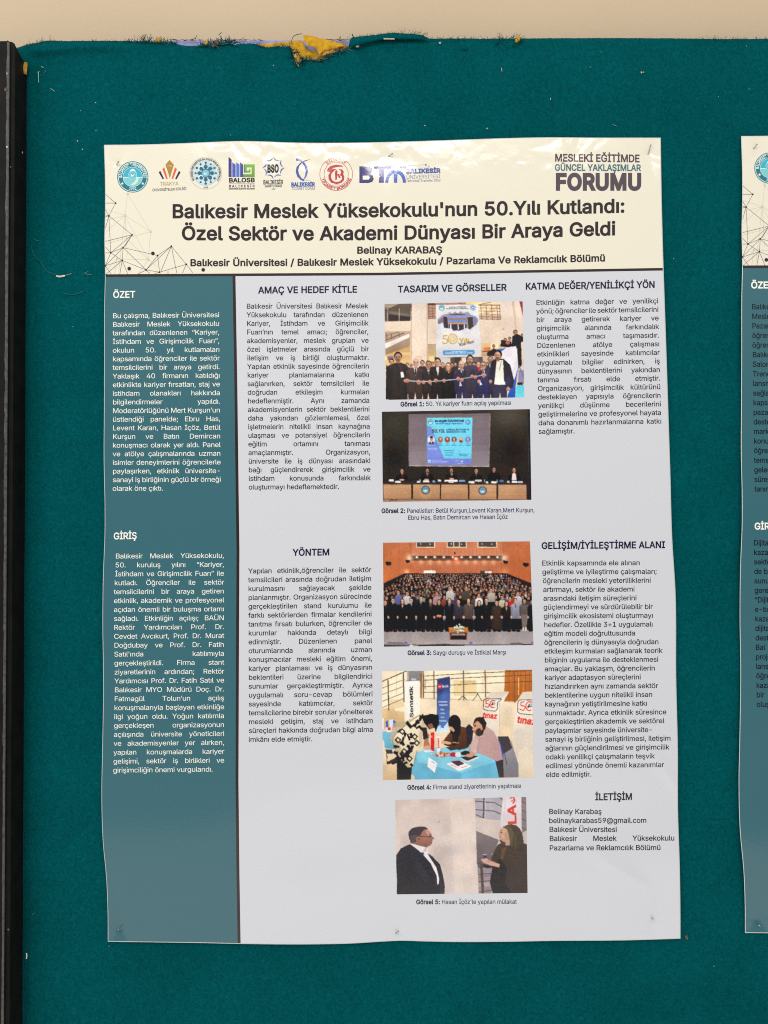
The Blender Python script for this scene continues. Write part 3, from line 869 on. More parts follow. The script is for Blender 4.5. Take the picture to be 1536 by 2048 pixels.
def photo1():
    c = Canvas(270, 188, (46, 67), (1460, 40), (60, 1048), (228, 208, 190))
    c.rect(0, 0, 1536, 700, (230, 212, 195), 1, (224, 200, 176))
    c.poly([(46, 60), (332, 60), (324, 243), (50, 246)], (96, 84, 74)); c.poly([(46, 60), (215, 60), (85, 118), (46, 122)], (170, 152, 134)); c.poly([(90, 175), (310, 200), (312, 240), (90, 240)], (52, 46, 42)); c.poly([(95, 140), (300, 170), (300, 195), (95, 165)], (120, 106, 92))
    for x in (82, 200, 320): c.line([(x, 108), (x - 3, 243)], 7, (196, 178, 160))
    c.line([(50, 110), (322, 110)], 6, (80, 68, 60)); c.line([(50, 132), (322, 130)], 3, (60, 52, 46))
    c.rect(326, 60, 488, 690, (228, 211, 196), 1, (236, 214, 192)); c.rect(478, 60, 490, 690, (200, 178, 158)); c.rect(318, 240, 330, 690, (205, 182, 160))
    c.poly([(50, 350), (316, 343), (312, 500), (58, 592)], (186, 160, 138), 1, (150, 122, 98)); c.poly([(54, 470), (300, 372), (306, 405), (58, 525)], (236, 226, 218)); c.line([(54, 440), (250, 362)], 6, (70, 56, 50)); c.line([(54, 395), (200, 352)], 5, (96, 80, 70))
    for x in (68, 115, 195): c.line([(x, 365), (x + 6, 440 - (x - 60) * .25)], 6, (86, 70, 62))
    c.poly([(52, 590), (310, 498), (316, 700), (56, 700)], (206, 160, 104), 1, (226, 190, 130)); c.rect(56, 600, 70, 640, (255, 236, 190)); c.rect(140, 560, 310, 590, (236, 196, 130)); c.rect(80, 602, 140, 640, (130, 110, 130)); c.rect(365, 603, 428, 640, (206, 176, 150)); c.rect(372, 610, 420, 634, (232, 214, 196))
    c.rect(490, 60, 572, 222, (176, 138, 118)); c.rect(490, 60, 572, 80, (66, 52, 48))
    for y in (112, 142, 170, 196, 218): c.line([(490, y), (572, y)], 4, (110, 84, 72))
    for x in (500, 540): c.line([(x, 70), (x, 222)], 4, (110, 84, 72))
    c.rect(490, 476, 580, 640, (180, 150, 120), 1, (222, 190, 130)); c.rect(500, 600, 580, 690, (240, 214, 150))
    c.rect(570, 48, 1010, 80, (176, 128, 112)); c.rect(880, 45, 1010, 72, (250, 214, 130)); c.rect(800, 50, 840, 62, (80, 60, 52))
    # hall behind the crowd
    c.rect(1010, 600, 1180, 720, (206, 180, 160)); c.rect(560, 606, 1050, 720, (90, 74, 66)); c.rect(600, 612, 720, 700, (206, 196, 186)); c.rect(760, 612, 820, 690, (60, 52, 50)); c.rect(835, 612, 880, 680, (220, 214, 210)); c.rect(900, 612, 1010, 660, (110, 96, 88))
    # balcony at the right
    c.poly([(1005, 48), (1226, 45), (1238, 224), (1012, 222)], (246, 220, 176)); c.poly([(1010, 180), (1240, 180), (1240, 228), (1012, 226)], (206, 172, 146)); c.poly([(1060, 160), (1200, 90), (1215, 120), (1080, 180)], (220, 186, 150))
    for y, dy in ((80, 0), (110, 2), (140, 4), (170, 5), (198, 6), (222, 6)): c.line([(1008, y), (1232, y + dy)], 4 if y > 90 else 8, (84, 66, 58))
    for x in (1030, 1085, 1140, 1195, 1222): c.line([(x, 76), (x + 8, 224)], 5, (92, 72, 62))
    c.line([(1010, 75), (1130, 52), (1140, 40)], 5, (90, 70, 60))
    c.poly([(1228, 40), (1430, 40), (1470, 420), (1255, 470)], (232, 214, 200), 1, (222, 200, 180)); c.poly([(1345, 40), (1372, 40), (1400, 330), (1385, 330)], (206, 184, 168)); c.poly([(1422, 36), (1470, 36), (1470, 232)], (146, 52, 60)); c.rect(1252, 318, 1272, 336, (180, 160, 150))
    c.rect(1036, 466, 1250, 600, (226, 196, 150), 1, (190, 150, 120)); c.poly([(1060, 512), (1126, 506), (1128, 548), (1062, 554)], (214, 122, 66)); c.line([(1040, 556), (1180, 540)], 9, (110, 62, 40)); c.rect(1130, 470, 1210, 520, (246, 226, 180))
    # hanging banner
    c.poly([(577, 80), (1004, 73), (1034, 606), (574, 613)], (226, 226, 226), 1, (214, 210, 212))
    c.poly([(590, 262), (590, 225), (640, 180), (690, 168), (715, 150), (735, 168), (770, 146), (795, 168), (825, 140), (850, 160), (900, 148), (930, 178), (985, 195), (1005, 240), (990, 270), (925, 332), (890, 312), (805, 345), (742, 342), (740, 320), (655, 312), (645, 258), (600, 275)], (150, 150, 180))
    c.poly([(590, 250), (640, 205), (690, 205), (700, 300), (650, 312), (640, 262), (600, 275)], (120, 112, 130)); c.poly([(650, 200), (690, 200), (700, 320), (655, 310)], (60, 48, 52)); c.poly([(895, 205), (950, 200), (955, 300), (905, 330)], (66, 54, 46)); c.poly([(955, 200), (1003, 215), (985, 285), (955, 300)], (130, 126, 160))
    c.ell(795, 190, 95, 24, (106, 86, 76)); c.rect(700, 190, 890, 290, (150, 128, 112))
    for y, cc in ((185, (120, 136, 206)), (232, (96, 122, 210))):
        c.poly([(702, y), (885, y - 3), (888, y + 26), (704, y + 28)], cc)
        for k in range(15): c.line([(708 + k * 12, y), (708 + k * 12, y + 27)], 2.5, (190, 196, 226))
    c.line([(698, 222), (890, 218)], 9, (156, 120, 86)); c.line([(698, 268), (895, 264)], 11, (204, 158, 50)); c.rect(705, 276, 885, 338, (58, 46, 58))
    for x in (718, 795, 858): c.rect(x, 276, x + 12, 330, (224, 222, 240))
    c.poly([(640, 312), (742, 322), (742, 345), (805, 346), (890, 312), (925, 334), (1010, 260), (1020, 400), (620, 400)], (221, 219, 220)); c.poly([(585, 280), (645, 258), (655, 312), (735, 320), (738, 345), (590, 345)], (221, 219, 220))
    crest_small(c, 632, 106, 31); molecule_small(c, 950, 106, 33)
    c.text('BALIKESİR ÜNİVERSİTESİ', 705, 106, 880, 103, 9, (96, 96, 104), .08); c.text('BALIKESİR MESLEK YÜKSEKOKULU', 678, 122, 908, 118, 9, (96, 96, 104), .08)
    G = (198, 152, 44)
    c.line([(690, 392), (650, 396), (645, 425), (670, 418), (692, 440), (684, 468), (655, 474), (640, 458)], 9, G); c.line([(644, 392), (690, 388)], 8, G)
    a = np.radians(np.linspace(0, 360, 25)); c.line([(744 + 46 * math.cos(t), 424 + 50 * math.sin(t)) for t in a], 9, G)
    for k in range(10): t = 2 * math.pi * k / 10; c.line([(744, 424), (744 + 30 * math.cos(t), 424 + 32 * math.sin(t))], 5, (210, 170, 70)); c.ell(744 + 30 * math.cos(t), 424 + 32 * math.sin(t), 5, 5, G)
    c.ell(744, 424, 9, 10, (246, 226, 170)); c.text('.Yılı', 796, 472, 912, 462, 46, G, .07); c.text('Kutlu Olsun', 812, 500, 962, 462, 26, (48, 42, 56), .03, .35)
    c.poly([(652, 540), (958, 534), (968, 548), (966, 575), (956, 584), (652, 590), (642, 578), (642, 552)], (88, 152, 204))
    for x0, x1, y, h in ((730, 890, 552, 7), (664, 760, 568, 10), (770, 800, 568, 10), (812, 880, 567, 10), (890, 945, 566, 10)): c.rect(x0, y - h / 2, x1, y + h / 2, (226, 238, 246), .8)
    # people on the stair and behind
    for x, y, r, cc in ((1382, 352, 26, (22, 20, 22)), (1325, 412, 17, (40, 34, 34)), (1280, 430, 20, (36, 32, 34)), (1452, 380, 16, (46, 40, 40))): head(c, x, y + 10, r * .8, r, SK2, BLK)
    c.poly([(1352, 398), (1400, 372), (1462, 405), (1462, 450), (1440, 460), (1448, 690), (1412, 730), (1400, 520), (1345, 500)], (30, 28, 32)); c.poly([(1232, 470), (1262, 440), (1340, 450), (1350, 500), (1300, 512), (1228, 500)], (28, 25, 28)); c.ell(1305, 462, 24, 20, (186, 100, 84)); c.rect(1236, 436, 1262, 470, (40, 36, 40))
    head(c, 1162, 502, 15, 19, SK2, BLK); c.poly([(1128, 545), (1160, 522), (1200, 535), (1198, 600), (1092, 596), (1095, 560)], (36, 30, 34))
    # flag shape and table
    c.poly([(1185, 532), (1390, 498), (1412, 730), (1384, 905), (1300, 1022), (1240, 1022), (1240, 600)], (232, 226, 234)); c.poly([(1185, 532), (1290, 514), (1230, 560), (1210, 620), (1180, 600)], (60, 110, 190)); c.poly([(1412, 700), (1384, 905), (1378, 1024), (1290, 1024), (1330, 930), (1385, 800)], (62, 108, 196), 1, (40, 84, 176))
    c.rect(1412, 740, 1476, 880, (150, 140, 176)); c.line([(1415, 690), (1476, 830)], 10, (120, 110, 140)); c.poly([(1392, 902), (1476, 890), (1480, 1030), (1378, 1030)], (96, 206, 226), 1, (120, 220, 232)); c.rect(1402, 868, 1456, 894, (36, 32, 36))
    # background heads
    for x, y, r, h in ((120, 660, 30, BLK), (280, 690, 20, DBR), (320, 700, 20, GRYH), (435, 672, 27, BLK), (535, 680, 22, DBR), (640, 690, 24, (120, 90, 66)), (735, 690, 22, DBR), (770, 680, 18, BLK), (880, 690, 22, BLK), (960, 690, 26, DBR), (1095, 690, 22, BLK)):
        torso(c, x, y, r * .9, r * 3.2, 1040, (52, 44, 44)); head(c, x, y, r * .8, r, random.choice([SK, SK2]), h)
    head(c, 1005, 682, 21, 28, SK3, (120, 66, 44), long=True); c.rect(985, 712, 1030, 760, (196, 60, 62))
    # floor between legs
    c.rect(60, 985, 1300, 1050, (226, 208, 190))
    def legs(x, w, col, y0=930): c.poly([(x - w / 2, y0), (x + w / 2, y0), (x + w * .46, 1050), (x + w * .08, 1050), (x, 965), (x - w * .08, 1050), (x - w * .46, 1050)], col)
    torso(c, 190, 620, 44, 190, 1050, (52, 44, 42), (60, 44, 44), None, 1.0); head(c, 186, 610, 37, 47, SK2, BLK, beard=(96, 70, 60)); c.poly([(212, 764), (240, 758), (250, 815), (218, 820)], (240, 238, 240)); c.line([(200, 690), (226, 764)], 5, (120, 50, 56)); c.poly([(66, 690), (100, 720), (110, 1040), (60, 1040)], (38, 32, 32))
    legs(362, 150, (56, 44, 42)); torso(c, 362, 672, 44, 186, 965, (78, 62, 56), (232, 228, 228), (46, 40, 52)); head(c, 370, 664, 36, 46, SK3, GRYH, bald=True)
    legs(495, 120, (44, 36, 34)); torso(c, 495, 690, 36, 130, 980, (54, 44, 42), (206, 198, 200), None); head(c, 497, 688, 29, 38, SK2, (80, 70, 66))
    legs(588, 120, (40, 33, 32)); torso(c, 590, 668, 38, 150, 985, (46, 38, 37), (236, 232, 232), None, open_=2.6); head(c, 590, 662, 30, 40, SK, BLK)
    torso(c, 702, 712, 34, 150, 1050, (34, 28, 28), (214, 160, 136), None, 1.0, open_=1.1); head(c, 698, 704, 25, 36, SK3, (110, 80, 56), long=True); torso(c, 702, 745, 26, 140, 1050, (36, 30, 30))
    legs(840, 120, (56, 50, 84)); torso(c, 838, 690, 40, 166, 970, (62, 56, 92), (220, 222, 232), (60, 40, 50)); head(c, 832, 686, 31, 43, SK3, GRYH, bald=True, beard=(120, 104, 98))
    legs(945, 110, (50, 46, 60)); torso(c, 930, 646, 40, 150, 960, (70, 62, 80)); head(c, 920, 634, 30, 42, SK, BLK, beard=(70, 50, 46))
    legs(1130, 90, (46, 40, 46)); torso(c, 1130, 650, 36, 110, 990, (58, 54, 66), (220, 220, 228), (60, 60, 90)); head(c, 1128, 640, 28, 36, SK2, GRYH, beard=(96, 84, 80))
    legs(1055, 120, (52, 50, 86)); torso(c, 1055, 708, 36, 150, 980, (56, 54, 96), (232, 230, 236), (70, 30, 44), open_=2.6); head(c, 1056, 696, 29, 38, SK, GRYH, glasses=True)
    legs(1225, 150, (58, 50, 72), 890); c.poly([(1140, 650), (1185, 625), (1265, 628), (1330, 690), (1368, 850), (1352, 925), (1290, 930), (1275, 860), (1180, 860), (1168, 930), (1128, 860), (1118, 760)], (38, 32, 38), 1, (50, 40, 60)); c.poly([(1192, 640), (1256, 640), (1268, 890), (1166, 886)], (234, 232, 214), 1, (240, 238, 226)); c.line([(1240, 650), (1216, 750)], 4, (70, 66, 66)); c.ell(1310, 850, 30, 40, (56, 60, 110), .5)
    head(c, 1203, 592, 35, 47, SK, BLK, side=-1, beard=(58, 40, 36))
    # arms, ribbon and hands
    for x, y in ((410, 790), (480, 800), (560, 800), (660, 800), (800, 790), (850, 790), (940, 780), (1030, 780), (1130, 790)): c.ell(x, y, 26, 50, (44, 38, 44), .55, 18)
    c.line([(270, 850), (420, 862), (520, 858), (655, 850), (820, 832), (930, 815), (1040, 796)], 8, (176, 176, 196)); c.line([(270, 848), (520, 856), (820, 830), (1040, 794)], 3, (230, 230, 240))
    for x, y, rx, ry in ((275, 850, 32, 20), (398, 865, 22, 24), (448, 865, 16, 20), (512, 862, 18, 22), (572, 848, 20, 20), (655, 850, 18, 20), (798, 830, 18, 18), (836, 842, 18, 20), (940, 805, 18, 18), (975, 812, 17, 18), (1012, 858, 18, 20), (1060, 792, 26, 18), (1130, 858, 16, 18), (1308, 935, 18, 22)):
        c.ell(x, y, rx, ry, (206, 150, 124)); c.ell(x + 3, y + ry * .4, rx * .7, ry * .4, (150, 98, 80), .6)
    c.poly([(520, 860), (530, 895), (516, 896)], (150, 140, 170)); c.poly([(815, 850), (840, 900), (812, 908)], (220, 220, 226)); c.poly([(1022, 850), (1045, 890), (1020, 898)], (226, 226, 232))
    c.noise(.04, 4, 3)
    return c.out()

def photo2():
    c = Canvas(280, 172, (42, 65), (1463, 40), (52, 930), (44, 39, 35))
    c.rect(0, 0, 1536, 760, (50, 46, 40), 1, (42, 35, 30)); c.glow(1250, 90, 160, (96, 88, 74), .6); c.glow(1300, 430, 150, (30, 22, 20), .8); c.glow(160, 480, 120, (26, 24, 22), .6); c.glow(150, 200, 120, (60, 56, 46), .5)
    for _ in range(160): c.ell(random.uniform(50, 300), random.uniform(80, 600), 2, 2, (110, 104, 92), .6)
    c.rect(1440, 40, 1500, 930, (36, 30, 30)); c.line([(1080, 150), (1480, 135)], 4, (64, 58, 52)); c.line([(1440, 150), (1452, 900)], 4, (70, 64, 62))
    c.poly([(298, 90), (1084, 83), (1070, 588), (302, 584)], (118, 104, 110), 1, (140, 128, 136))
    for y, al in ((110, .5), (262, .3), (345, .4), (400, .3)): c.line([(300, y), (1080, y - 5)], 6 if y < 200 else 90, (100, 86, 92) if y < 200 else (112, 98, 106), al)
    c.line([(302, 583), (1070, 587)], 6, (196, 186, 184)); c.line([(1082, 86), (1068, 586)], 4, (160, 148, 150))
    c.poly([(474, 124), (911, 123), (899, 572), (477, 573)], (118, 218, 240), 1, (110, 200, 232))
    c.poly([(475, 200), (512, 205), (640, 512), (901, 514), (899, 572), (477, 573)], (112, 150, 222), 1, (124, 132, 214))
    crest_small(c, 509, 165, 27); molecule_small(c, 866, 166, 28)
    c.text('BALIKESİR ÜNİVERSİTESİ', 550, 164, 830, 162, 17, (40, 50, 80), .09); c.text('BALIKESİR MESLEK YÜKSEKOKULU', 558, 186, 820, 185, 11, (50, 90, 180), .07)
    c.text('50.YIL', 518, 267, 648, 264, 30, (84, 42, 60), .05, .2); c.text('KARİYER, İSTİHDAM VE', 660, 246, 880, 244, 14, (50, 80, 130), .07); c.text('GİRİŞİMCİLİK FUARI', 660, 267, 846, 265, 14, (50, 80, 130), .07)
    c.ell(517, 335, 36, 40, (226, 226, 232)); c.poly([(490, 372), (505, 350), (535, 350), (546, 370), (517, 378)], (70, 56, 66)); c.ell(518, 328, 14, 20, (176, 150, 140)); c.ell(518, 310, 16, 12, (50, 48, 56)); c.poly([(512, 352), (524, 352), (518, 374)], (240, 230, 232))
    for x, a, b in ((604, (170, 110, 90), (190, 90, 80)), (670, (120, 80, 80), (180, 60, 60)), (735, (110, 70, 70), (170, 130, 130)), (800, (190, 170, 160), (110, 60, 56)), (866, (110, 130, 180), (140, 150, 210))):
        c.ell(x, 333, 26, 29, a); c.ell(x, 325, 9, 12, (214, 178, 160)); c.ell(x, 350, 17, 12, b)
        c.rect(x - 12, 370, x + 12, 375, (60, 110, 150), .8); c.rect(x - 24, 383, x + 24, 389, (60, 110, 150), .8)
    for x0, x1, y in ((640, 738, 436), (650, 728, 458), (648, 724, 480), (776, 872, 472), (786, 862, 486)): c.rect(x0, y - 4, x1, y + 4, (60, 120, 160), .65)
    for x0, x1, y in ((484, 556, 388), (484, 575, 414), (484, 566, 424), (520, 620, 528), (524, 680, 541), (524, 660, 553), (768, 828, 560), (745, 775, 533)): c.rect(x0, y - 3, x1, y + 3, (206, 220, 246), .6)
    c.rect(484, 526, 514, 556, (220, 236, 250), .9); c.rect(486, 536, 514, 556, (150, 190, 240), .8); c.ell(810, 541, 8, 8, (210, 224, 248))
    # desk
    c.rect(40, 712, 1460, 760, (40, 33, 32)); c.rect(50, 735, 1420, 760, (50, 42, 42))
    c.rect(58, 760, 1424, 905, (46, 34, 28))
    for x0, x1 in ((58, 325), (342, 598), (610, 866), (880, 1138), (1154, 1424)):
        c.rect(x0, 757, x1, 897, (206, 162, 124), 1, (178, 132, 96))
        for _ in range(14): y = random.uniform(765, 890); c.line([(x0, y), (x1, y + random.uniform(-6, 6))], 3, (160, 116, 84), .35)
        c.rect(x0, 757, x1, 764, (90, 64, 48), .6)
    c.rect(40, 897, 1480, 935, (150, 118, 100), 1, (170, 140, 122)); c.line([(40, 900), (1450, 903)], 5, (86, 64, 54)); c.rect(1430, 880, 1500, 912, (40, 30, 30)); c.line([(120, 925), (130, 905), (180, 912), (196, 897)], 6, (40, 32, 30)); c.line([(1002, 897), (1006, 910), (1056, 908), (1056, 897)], 5, (46, 36, 34))
    for x, y in ((461, 813), (1006, 817)):
        c.ell(x, y, 41, 41, (60, 52, 52)); c.ell(x, y, 36, 36, (86, 120, 140)); c.ell(x, y, 27, 27, (150, 180, 196)); c.ell(x, y - 8, 22, 15, (86, 136, 166)); c.ell(x, y + 6, 14, 9, (196, 210, 218))
    # panel members
    for x, y, sh, tie, lit in ((236, 632, (70, 66, 62), None, 1), (479, 628, (206, 206, 210), (60, 56, 60), 1), (709, 626, (232, 232, 234), (50, 40, 44), 1), (945, 630, (66, 60, 60), None, 1), (1115, 616, None, None, .9), (1307, 624, (226, 206, 204), None, 1)):
        torso(c, x, y + 2, 22, 110, 716, (30, 26, 25), sh, tie, 1.1, open_=2.6 if x > 1200 else 2.0); head(c, x, y, 16, 23, (206, 142, 118), BLK if x < 1200 else GRYH, glasses=x == 1115, bald=x > 1200, beard=(50, 38, 36) if x in (479, 709) else None)
        if x == 1307: c.poly([(1290, 655), (1324, 655), (1330, 716), (1284, 716)], (232, 212, 210))
    for x, y in ((236, 716), (470, 714), (712, 706)): c.ell(x, y, 24, 9, (206, 150, 128))
    for x0, x1, y, cc in ((108, 160, 722, (232, 228, 220)), (168, 226, 736, (226, 222, 218)), (376, 412, 734, (220, 214, 210)), (436, 498, 730, (236, 232, 228)), (640, 770, 724, (240, 238, 236)), (680, 728, 734, (214, 208, 206)), (870, 930, 736, (232, 228, 224)), (930, 1000, 722, (210, 206, 206)), (1034, 1060, 738, (220, 214, 212)), (1086, 1142, 736, (236, 232, 228)), (1236, 1264, 732, (210, 206, 204)), (1282, 1340, 732, (240, 238, 236)), (1340, 1392, 734, (206, 204, 214)), (780, 840, 724, (120, 160, 206)), (525, 556, 730, (120, 160, 206)), (1165, 1210, 724, (80, 120, 170)), (575, 612, 722, (220, 224, 232))):
        c.poly([(x0 + 6, y - 9), (x1 - 4, y - 9), (x1, y + 10), (x0, y + 9)], cc)
    for x in (410, 1025, 1146): c.rect(x - 4, 712, x + 4, 736, (150, 170, 190))
    c.noise(.06, 4, 5)
    return c.out()

def photo3():
    c = Canvas(280, 200, (52, 50), (1464, 37), (62, 1048), (190, 110, 74))
    c.rect(0, 0, 1536, 420, (196, 118, 82), 1, (206, 128, 88))
    c.rect(330, 36, 1190, 180, (198, 122, 88), 1, (206, 132, 96)); c.rect(350, 200, 1170, 360, (196, 118, 84), 1, (186, 104, 70))
    for x in range(340, 1190, 38): c.line([(x, 100), (x, 180)], 2.5, (164, 92, 64), .5); c.line([(x, 225), (x, 350)], 2.5, (160, 88, 60), .5)
    c.poly([(45, 30), (335, 30), (330, 185), (360, 330), (55, 450)], (196, 116, 78), 1, (186, 100, 58)); c.poly([(1195, 30), (1480, 30), (1490, 460), (1240, 380), (1165, 330), (1195, 190)], (194, 112, 74), 1, (186, 98, 56))
    for k in range(34):
        y = 40 + k * 12; c.line([(50, y + 50), (335, y - 20)], 3, (160, 88, 56), .45); c.line([(1190, y - 20), (1480, y + 50)], 3, (158, 86, 54), .45)
    for x in (130, 210, 320, 1180, 1345): c.line([(x, 40), (x + (10 if x > 700 else -4), 420)], 3, (140, 76, 50), .7)
    for x0, x1 in ((372, 554), (664, 856), (958, 1146)):
        c.rect(x0, 34, x1, 100, (246, 214, 176)); c.rect(x0 + 9, 36, x1 - 9, 92, (80, 72, 68)); c.ell(x0 + 45, 64, 6, 5, (250, 240, 226)); c.ell(x1 - 50, 66, 6, 5, (250, 240, 226))
    for x in (727, 780): c.rect(x, 36, x + 8, 96, (240, 206, 168))
    c.rect(318, 178, 1196, 224, (62, 44, 40), 1, (84, 60, 50))
    for k in range(10): c.ell(378 + k * 85.5, 190, 11, 9, (255, 240, 220)); c.glow(378 + k * 85.5, 192, 16, (255, 226, 196), .5)
    for k in range(9): c.glow(418 + k * 86, 236, 26, (252, 190, 140), .7)
    c.glow(752, 205, 34, (255, 120, 90), .8); c.ell(752, 207, 16, 14, (255, 206, 170)); c.glow(310, 198, 34, (255, 226, 190), .8); c.glow(1210, 200, 34, (255, 226, 190), .8); c.glow(60, 380, 120, (226, 130, 70), .35); c.ell(741, 152, 7, 12, (40, 34, 34))
    for x, y, s_ in ((108, 250, 1), (292, 230, .75), (1226, 238, .8), (1418, 262, 1)): c.poly([(x - 30 * s_, y - 20 * s_), (x + 28 * s_, y - 12 * s_), (x + 26 * s_, y + 14 * s_), (x - 8 * s_, y + 24 * s_), (x - 30 * s_, y + 4 * s_)], (38, 32, 34))
    c.rect(442, 318, 556, 372, (246, 236, 214)); c.rect(980, 322, 1088, 374, (72, 60, 54)); c.rect(1026, 326, 1088, 372, (240, 236, 226)); c.rect(1046, 336, 1058, 356, (150, 150, 140)); c.glow(280, 335, 30, (250, 190, 150), .8); c.glow(1210, 330, 40, (240, 150, 100), .6)
    # floor
    c.rect(55, 872, 1500, 1060, (150, 140, 142), 1, (176, 166, 164)); c.poly([(60, 440), (260, 345), (1230, 345), (1490, 450), (1490, 885), (60, 885)], (38, 32, 34))
    R = random.Random(5)
    dark = [(26, 23, 26), (32, 28, 30), (22, 20, 24), (44, 38, 40)]; light = [(214, 206, 204), (196, 190, 190), (176, 170, 176), (206, 196, 178), (90, 96, 130), (110, 112, 150), (160, 70, 56), (120, 110, 96), (96, 76, 66), (150, 176, 140)]
    for row in range(9):
        t = row / 8; y = 356 + 205 * t; r = 9.5 + 11 * t; x0 = 258 - 205 * min(1, t * 1.6); x1 = 1235 + 250 * min(1, t * 1.6); stp = r * 2.2
        x = x0 + R.uniform(0, stp)
        while x < x1:
            yy_ = y + R.uniform(-.8, .8) * r + 14 * abs((x - 760) / 700) ** 2; cc = R.choice(dark) if R.random() < .70 else R.choice(light)
            sk = R.choice([SK2, (176, 122, 98), (200, 144, 118), (150, 102, 84)]); hr = R.choice([BLK, BLK, (36, 28, 26), (60, 42, 34)])
            c.poly([(x - r * 1.5, yy_ + r * 5), (x - r * 1.35, yy_ + r * 1.6), (x - r * .4, yy_ + r * .8), (x + r * .4, yy_ + r * .8), (x + r * 1.35, yy_ + r * 1.6), (x + r * 1.5, yy_ + r * 5)], cc, 1, np.array(cc) * .6)
            if R.random() < .35: c.ell(x, yy_ + r * .3, r * .95, r * 1.35, hr)
            if R.random() < .25: c.poly([(x - r * .3, yy_ + r * .9), (x + r * .3, yy_ + r * .9), (x, yy_ + r * 2.4)], (224, 218, 216))
            c.ell(x, yy_ - r * .15, r * .76, r * .95, hr); c.ell(x, yy_ + r * .12, r * .6, r * .76, sk); c.ell(x - r * .2, yy_ + r * .2, r * .25, r * .5, np.array(sk) * .7, .5); c.line([(x - r * .4, yy_), (x + r * .4, yy_)], r * .2, np.array(sk) * .45, .8); c.line([(x - r * .2, yy_ + r * .5), (x + r * .2, yy_ + r * .5)], r * .15, (130, 70, 64), .7)
            if t < .2: c.line([(x - r, yy_ - r * .6), (x + r, yy_ - r * .6)], r * .6, (30, 24, 24), .4)
            x += stp * R.uniform(.7, 1.35)
    # teal seats between legs of the front row
    for x in (372, 458, 545, 630, 735, 915, 1082, 1430): c.poly([(x - 14, 690), (x + 14, 690), (x + 16, 790), (x - 16, 790)], (84, 160, 196))
    for x, y, cc in ((200, 560, (108, 112, 168)), (285, 570, (214, 208, 206)), (565, 575, (196, 150, 150)), (728, 580, (84, 66, 90)), (965, 590, (232, 228, 226)), (1080, 540, (190, 182, 172)), (1258, 620, (186, 44, 48)), (1335, 575, (206, 206, 214)), (1185, 610, (206, 196, 170)), (690, 520, (216, 210, 206)), (845, 520, (86, 78, 66))):
        c.poly([(x - 40, y + 80), (x - 34, y + 5), (x - 12, y - 12), (x + 12, y - 12), (x + 34, y + 5), (x + 40, y + 80)], cc, 1, np.array(cc) * .75); head(c, x, y - 32, 15, 20, SK, BLK)
    front = [(75, 625, (30, 26, 28), None, True), (150, 605, (26, 23, 25), None, False), (238, 612, (22, 20, 22), (214, 160, 136), True), (322, 605, (24, 22, 24), (226, 222, 222), False), (414, 588, (26, 23, 27), (230, 228, 230), False), (505, 610, (30, 25, 26), (226, 222, 220), True), (585, 620, (24, 21, 23), None, True), (684, 608, (24, 22, 28), (150, 176, 220), False), (771, 622, (54, 50, 62), (206, 206, 214), False), (866, 610, (96, 76, 70), (226, 222, 222), False), (966, 628, (20, 18, 20), None, True), (1036, 604, (26, 24, 26), (226, 222, 222), False), (1132, 628, (62, 46, 38), None, True), (1224, 635, (34, 28, 28), (214, 190, 130), True), (1312, 608, (150, 150, 168), (214, 214, 220), False), (1395, 612, (106, 94, 88), None, True), (1470, 620, (30, 27, 32), None, False)]
    for x, y, cc, sh, lg in front:
        c.poly([(x - 46, 880), (x + 46, 880), (x + 36, 730), (x - 36, 730)], (24, 21, 24)); torso(c, x, y, 24, 96, 780 if x not in (966, 1132) else 890, cc, sh, (40, 34, 40) if sh and x not in (238, 1224) else None, 1.0)
        head(c, x, y, 16, 22, SK if x % 2 else SK3, GRYH if x in (771, 866) else (40, 30, 28), bald=x in (771, 866), long=lg)
        if x == 1395: c.poly([(x - 34, 740), (x + 30, 740), (x + 16, 870), (x - 24, 870)], (120, 110, 106)); c.ell(x - 16, 880, 10, 18, (226, 206, 176)); c.ell(x + 8, 880, 10, 18, (226, 206, 176))
        else:
            c.ell(x - 22, 892, 22, 12, (26, 22, 24)); c.ell(x + 20, 895, 22, 12, (26, 22, 24))
        for e in (-44, 44): c.ell(x + e, 765, 9, 14, (206, 150, 126))
    c.ell(585, 752, 24, 12, (214, 150, 124)); c.rect(556, 760, 604, 770, (150, 60, 50))
    # flower table
    c.poly([(672, 862), (856, 862), (862, 912), (682, 916)], (214, 132, 72), 1, (190, 104, 52)); c.poly([(682, 914), (850, 910), (846, 980), (684, 980)], (38, 26, 26)); c.line([(686, 914), (692, 982)], 9, (150, 76, 44)); c.line([(846, 912), (842, 982)], 9, (150, 76, 44)); c.rect(700, 920, 830, 940, (150, 140, 140))
    for _ in range(60): c.ell(R.gauss(776, 26), R.gauss(872, 12), 9, 7, R.choice([(240, 238, 226), (226, 224, 206), (206, 210, 180)]))
    for _ in range(20): c.line([(776, 880), (776 + R.uniform(-80, 70), 880 + R.uniform(-20, 14))], 3, (80, 96, 50), .7)
    # stage edge
    c.poly([(100, 1000), (240, 1004), (250, 1022), (90, 1018)], (120, 110, 114)); c.rect(60, 1024, 1500, 1034, (110, 96, 96)); c.poly([(390, 1030), (640, 1018), (820, 1030), (830, 1050), (380, 1050)], (66, 54, 54)); c.poly([(60, 1026), (300, 1036), (300, 1050), (60, 1050)], (70, 58, 58)); c.poly([(300, 1050), (320, 1020), (342, 1050)], (236, 232, 230)); c.rect(1255, 1010, 1370, 1032, (110, 100, 104)); c.rect(1370, 1022, 1450, 1036, (60, 50, 52))
    for x, y in ((268, 1010), (882, 1010), (1468, 1012)): c.ell(x, y, 20, 11, (120, 106, 176))
    c.noise(.07, 4, 9)
    return c.out()

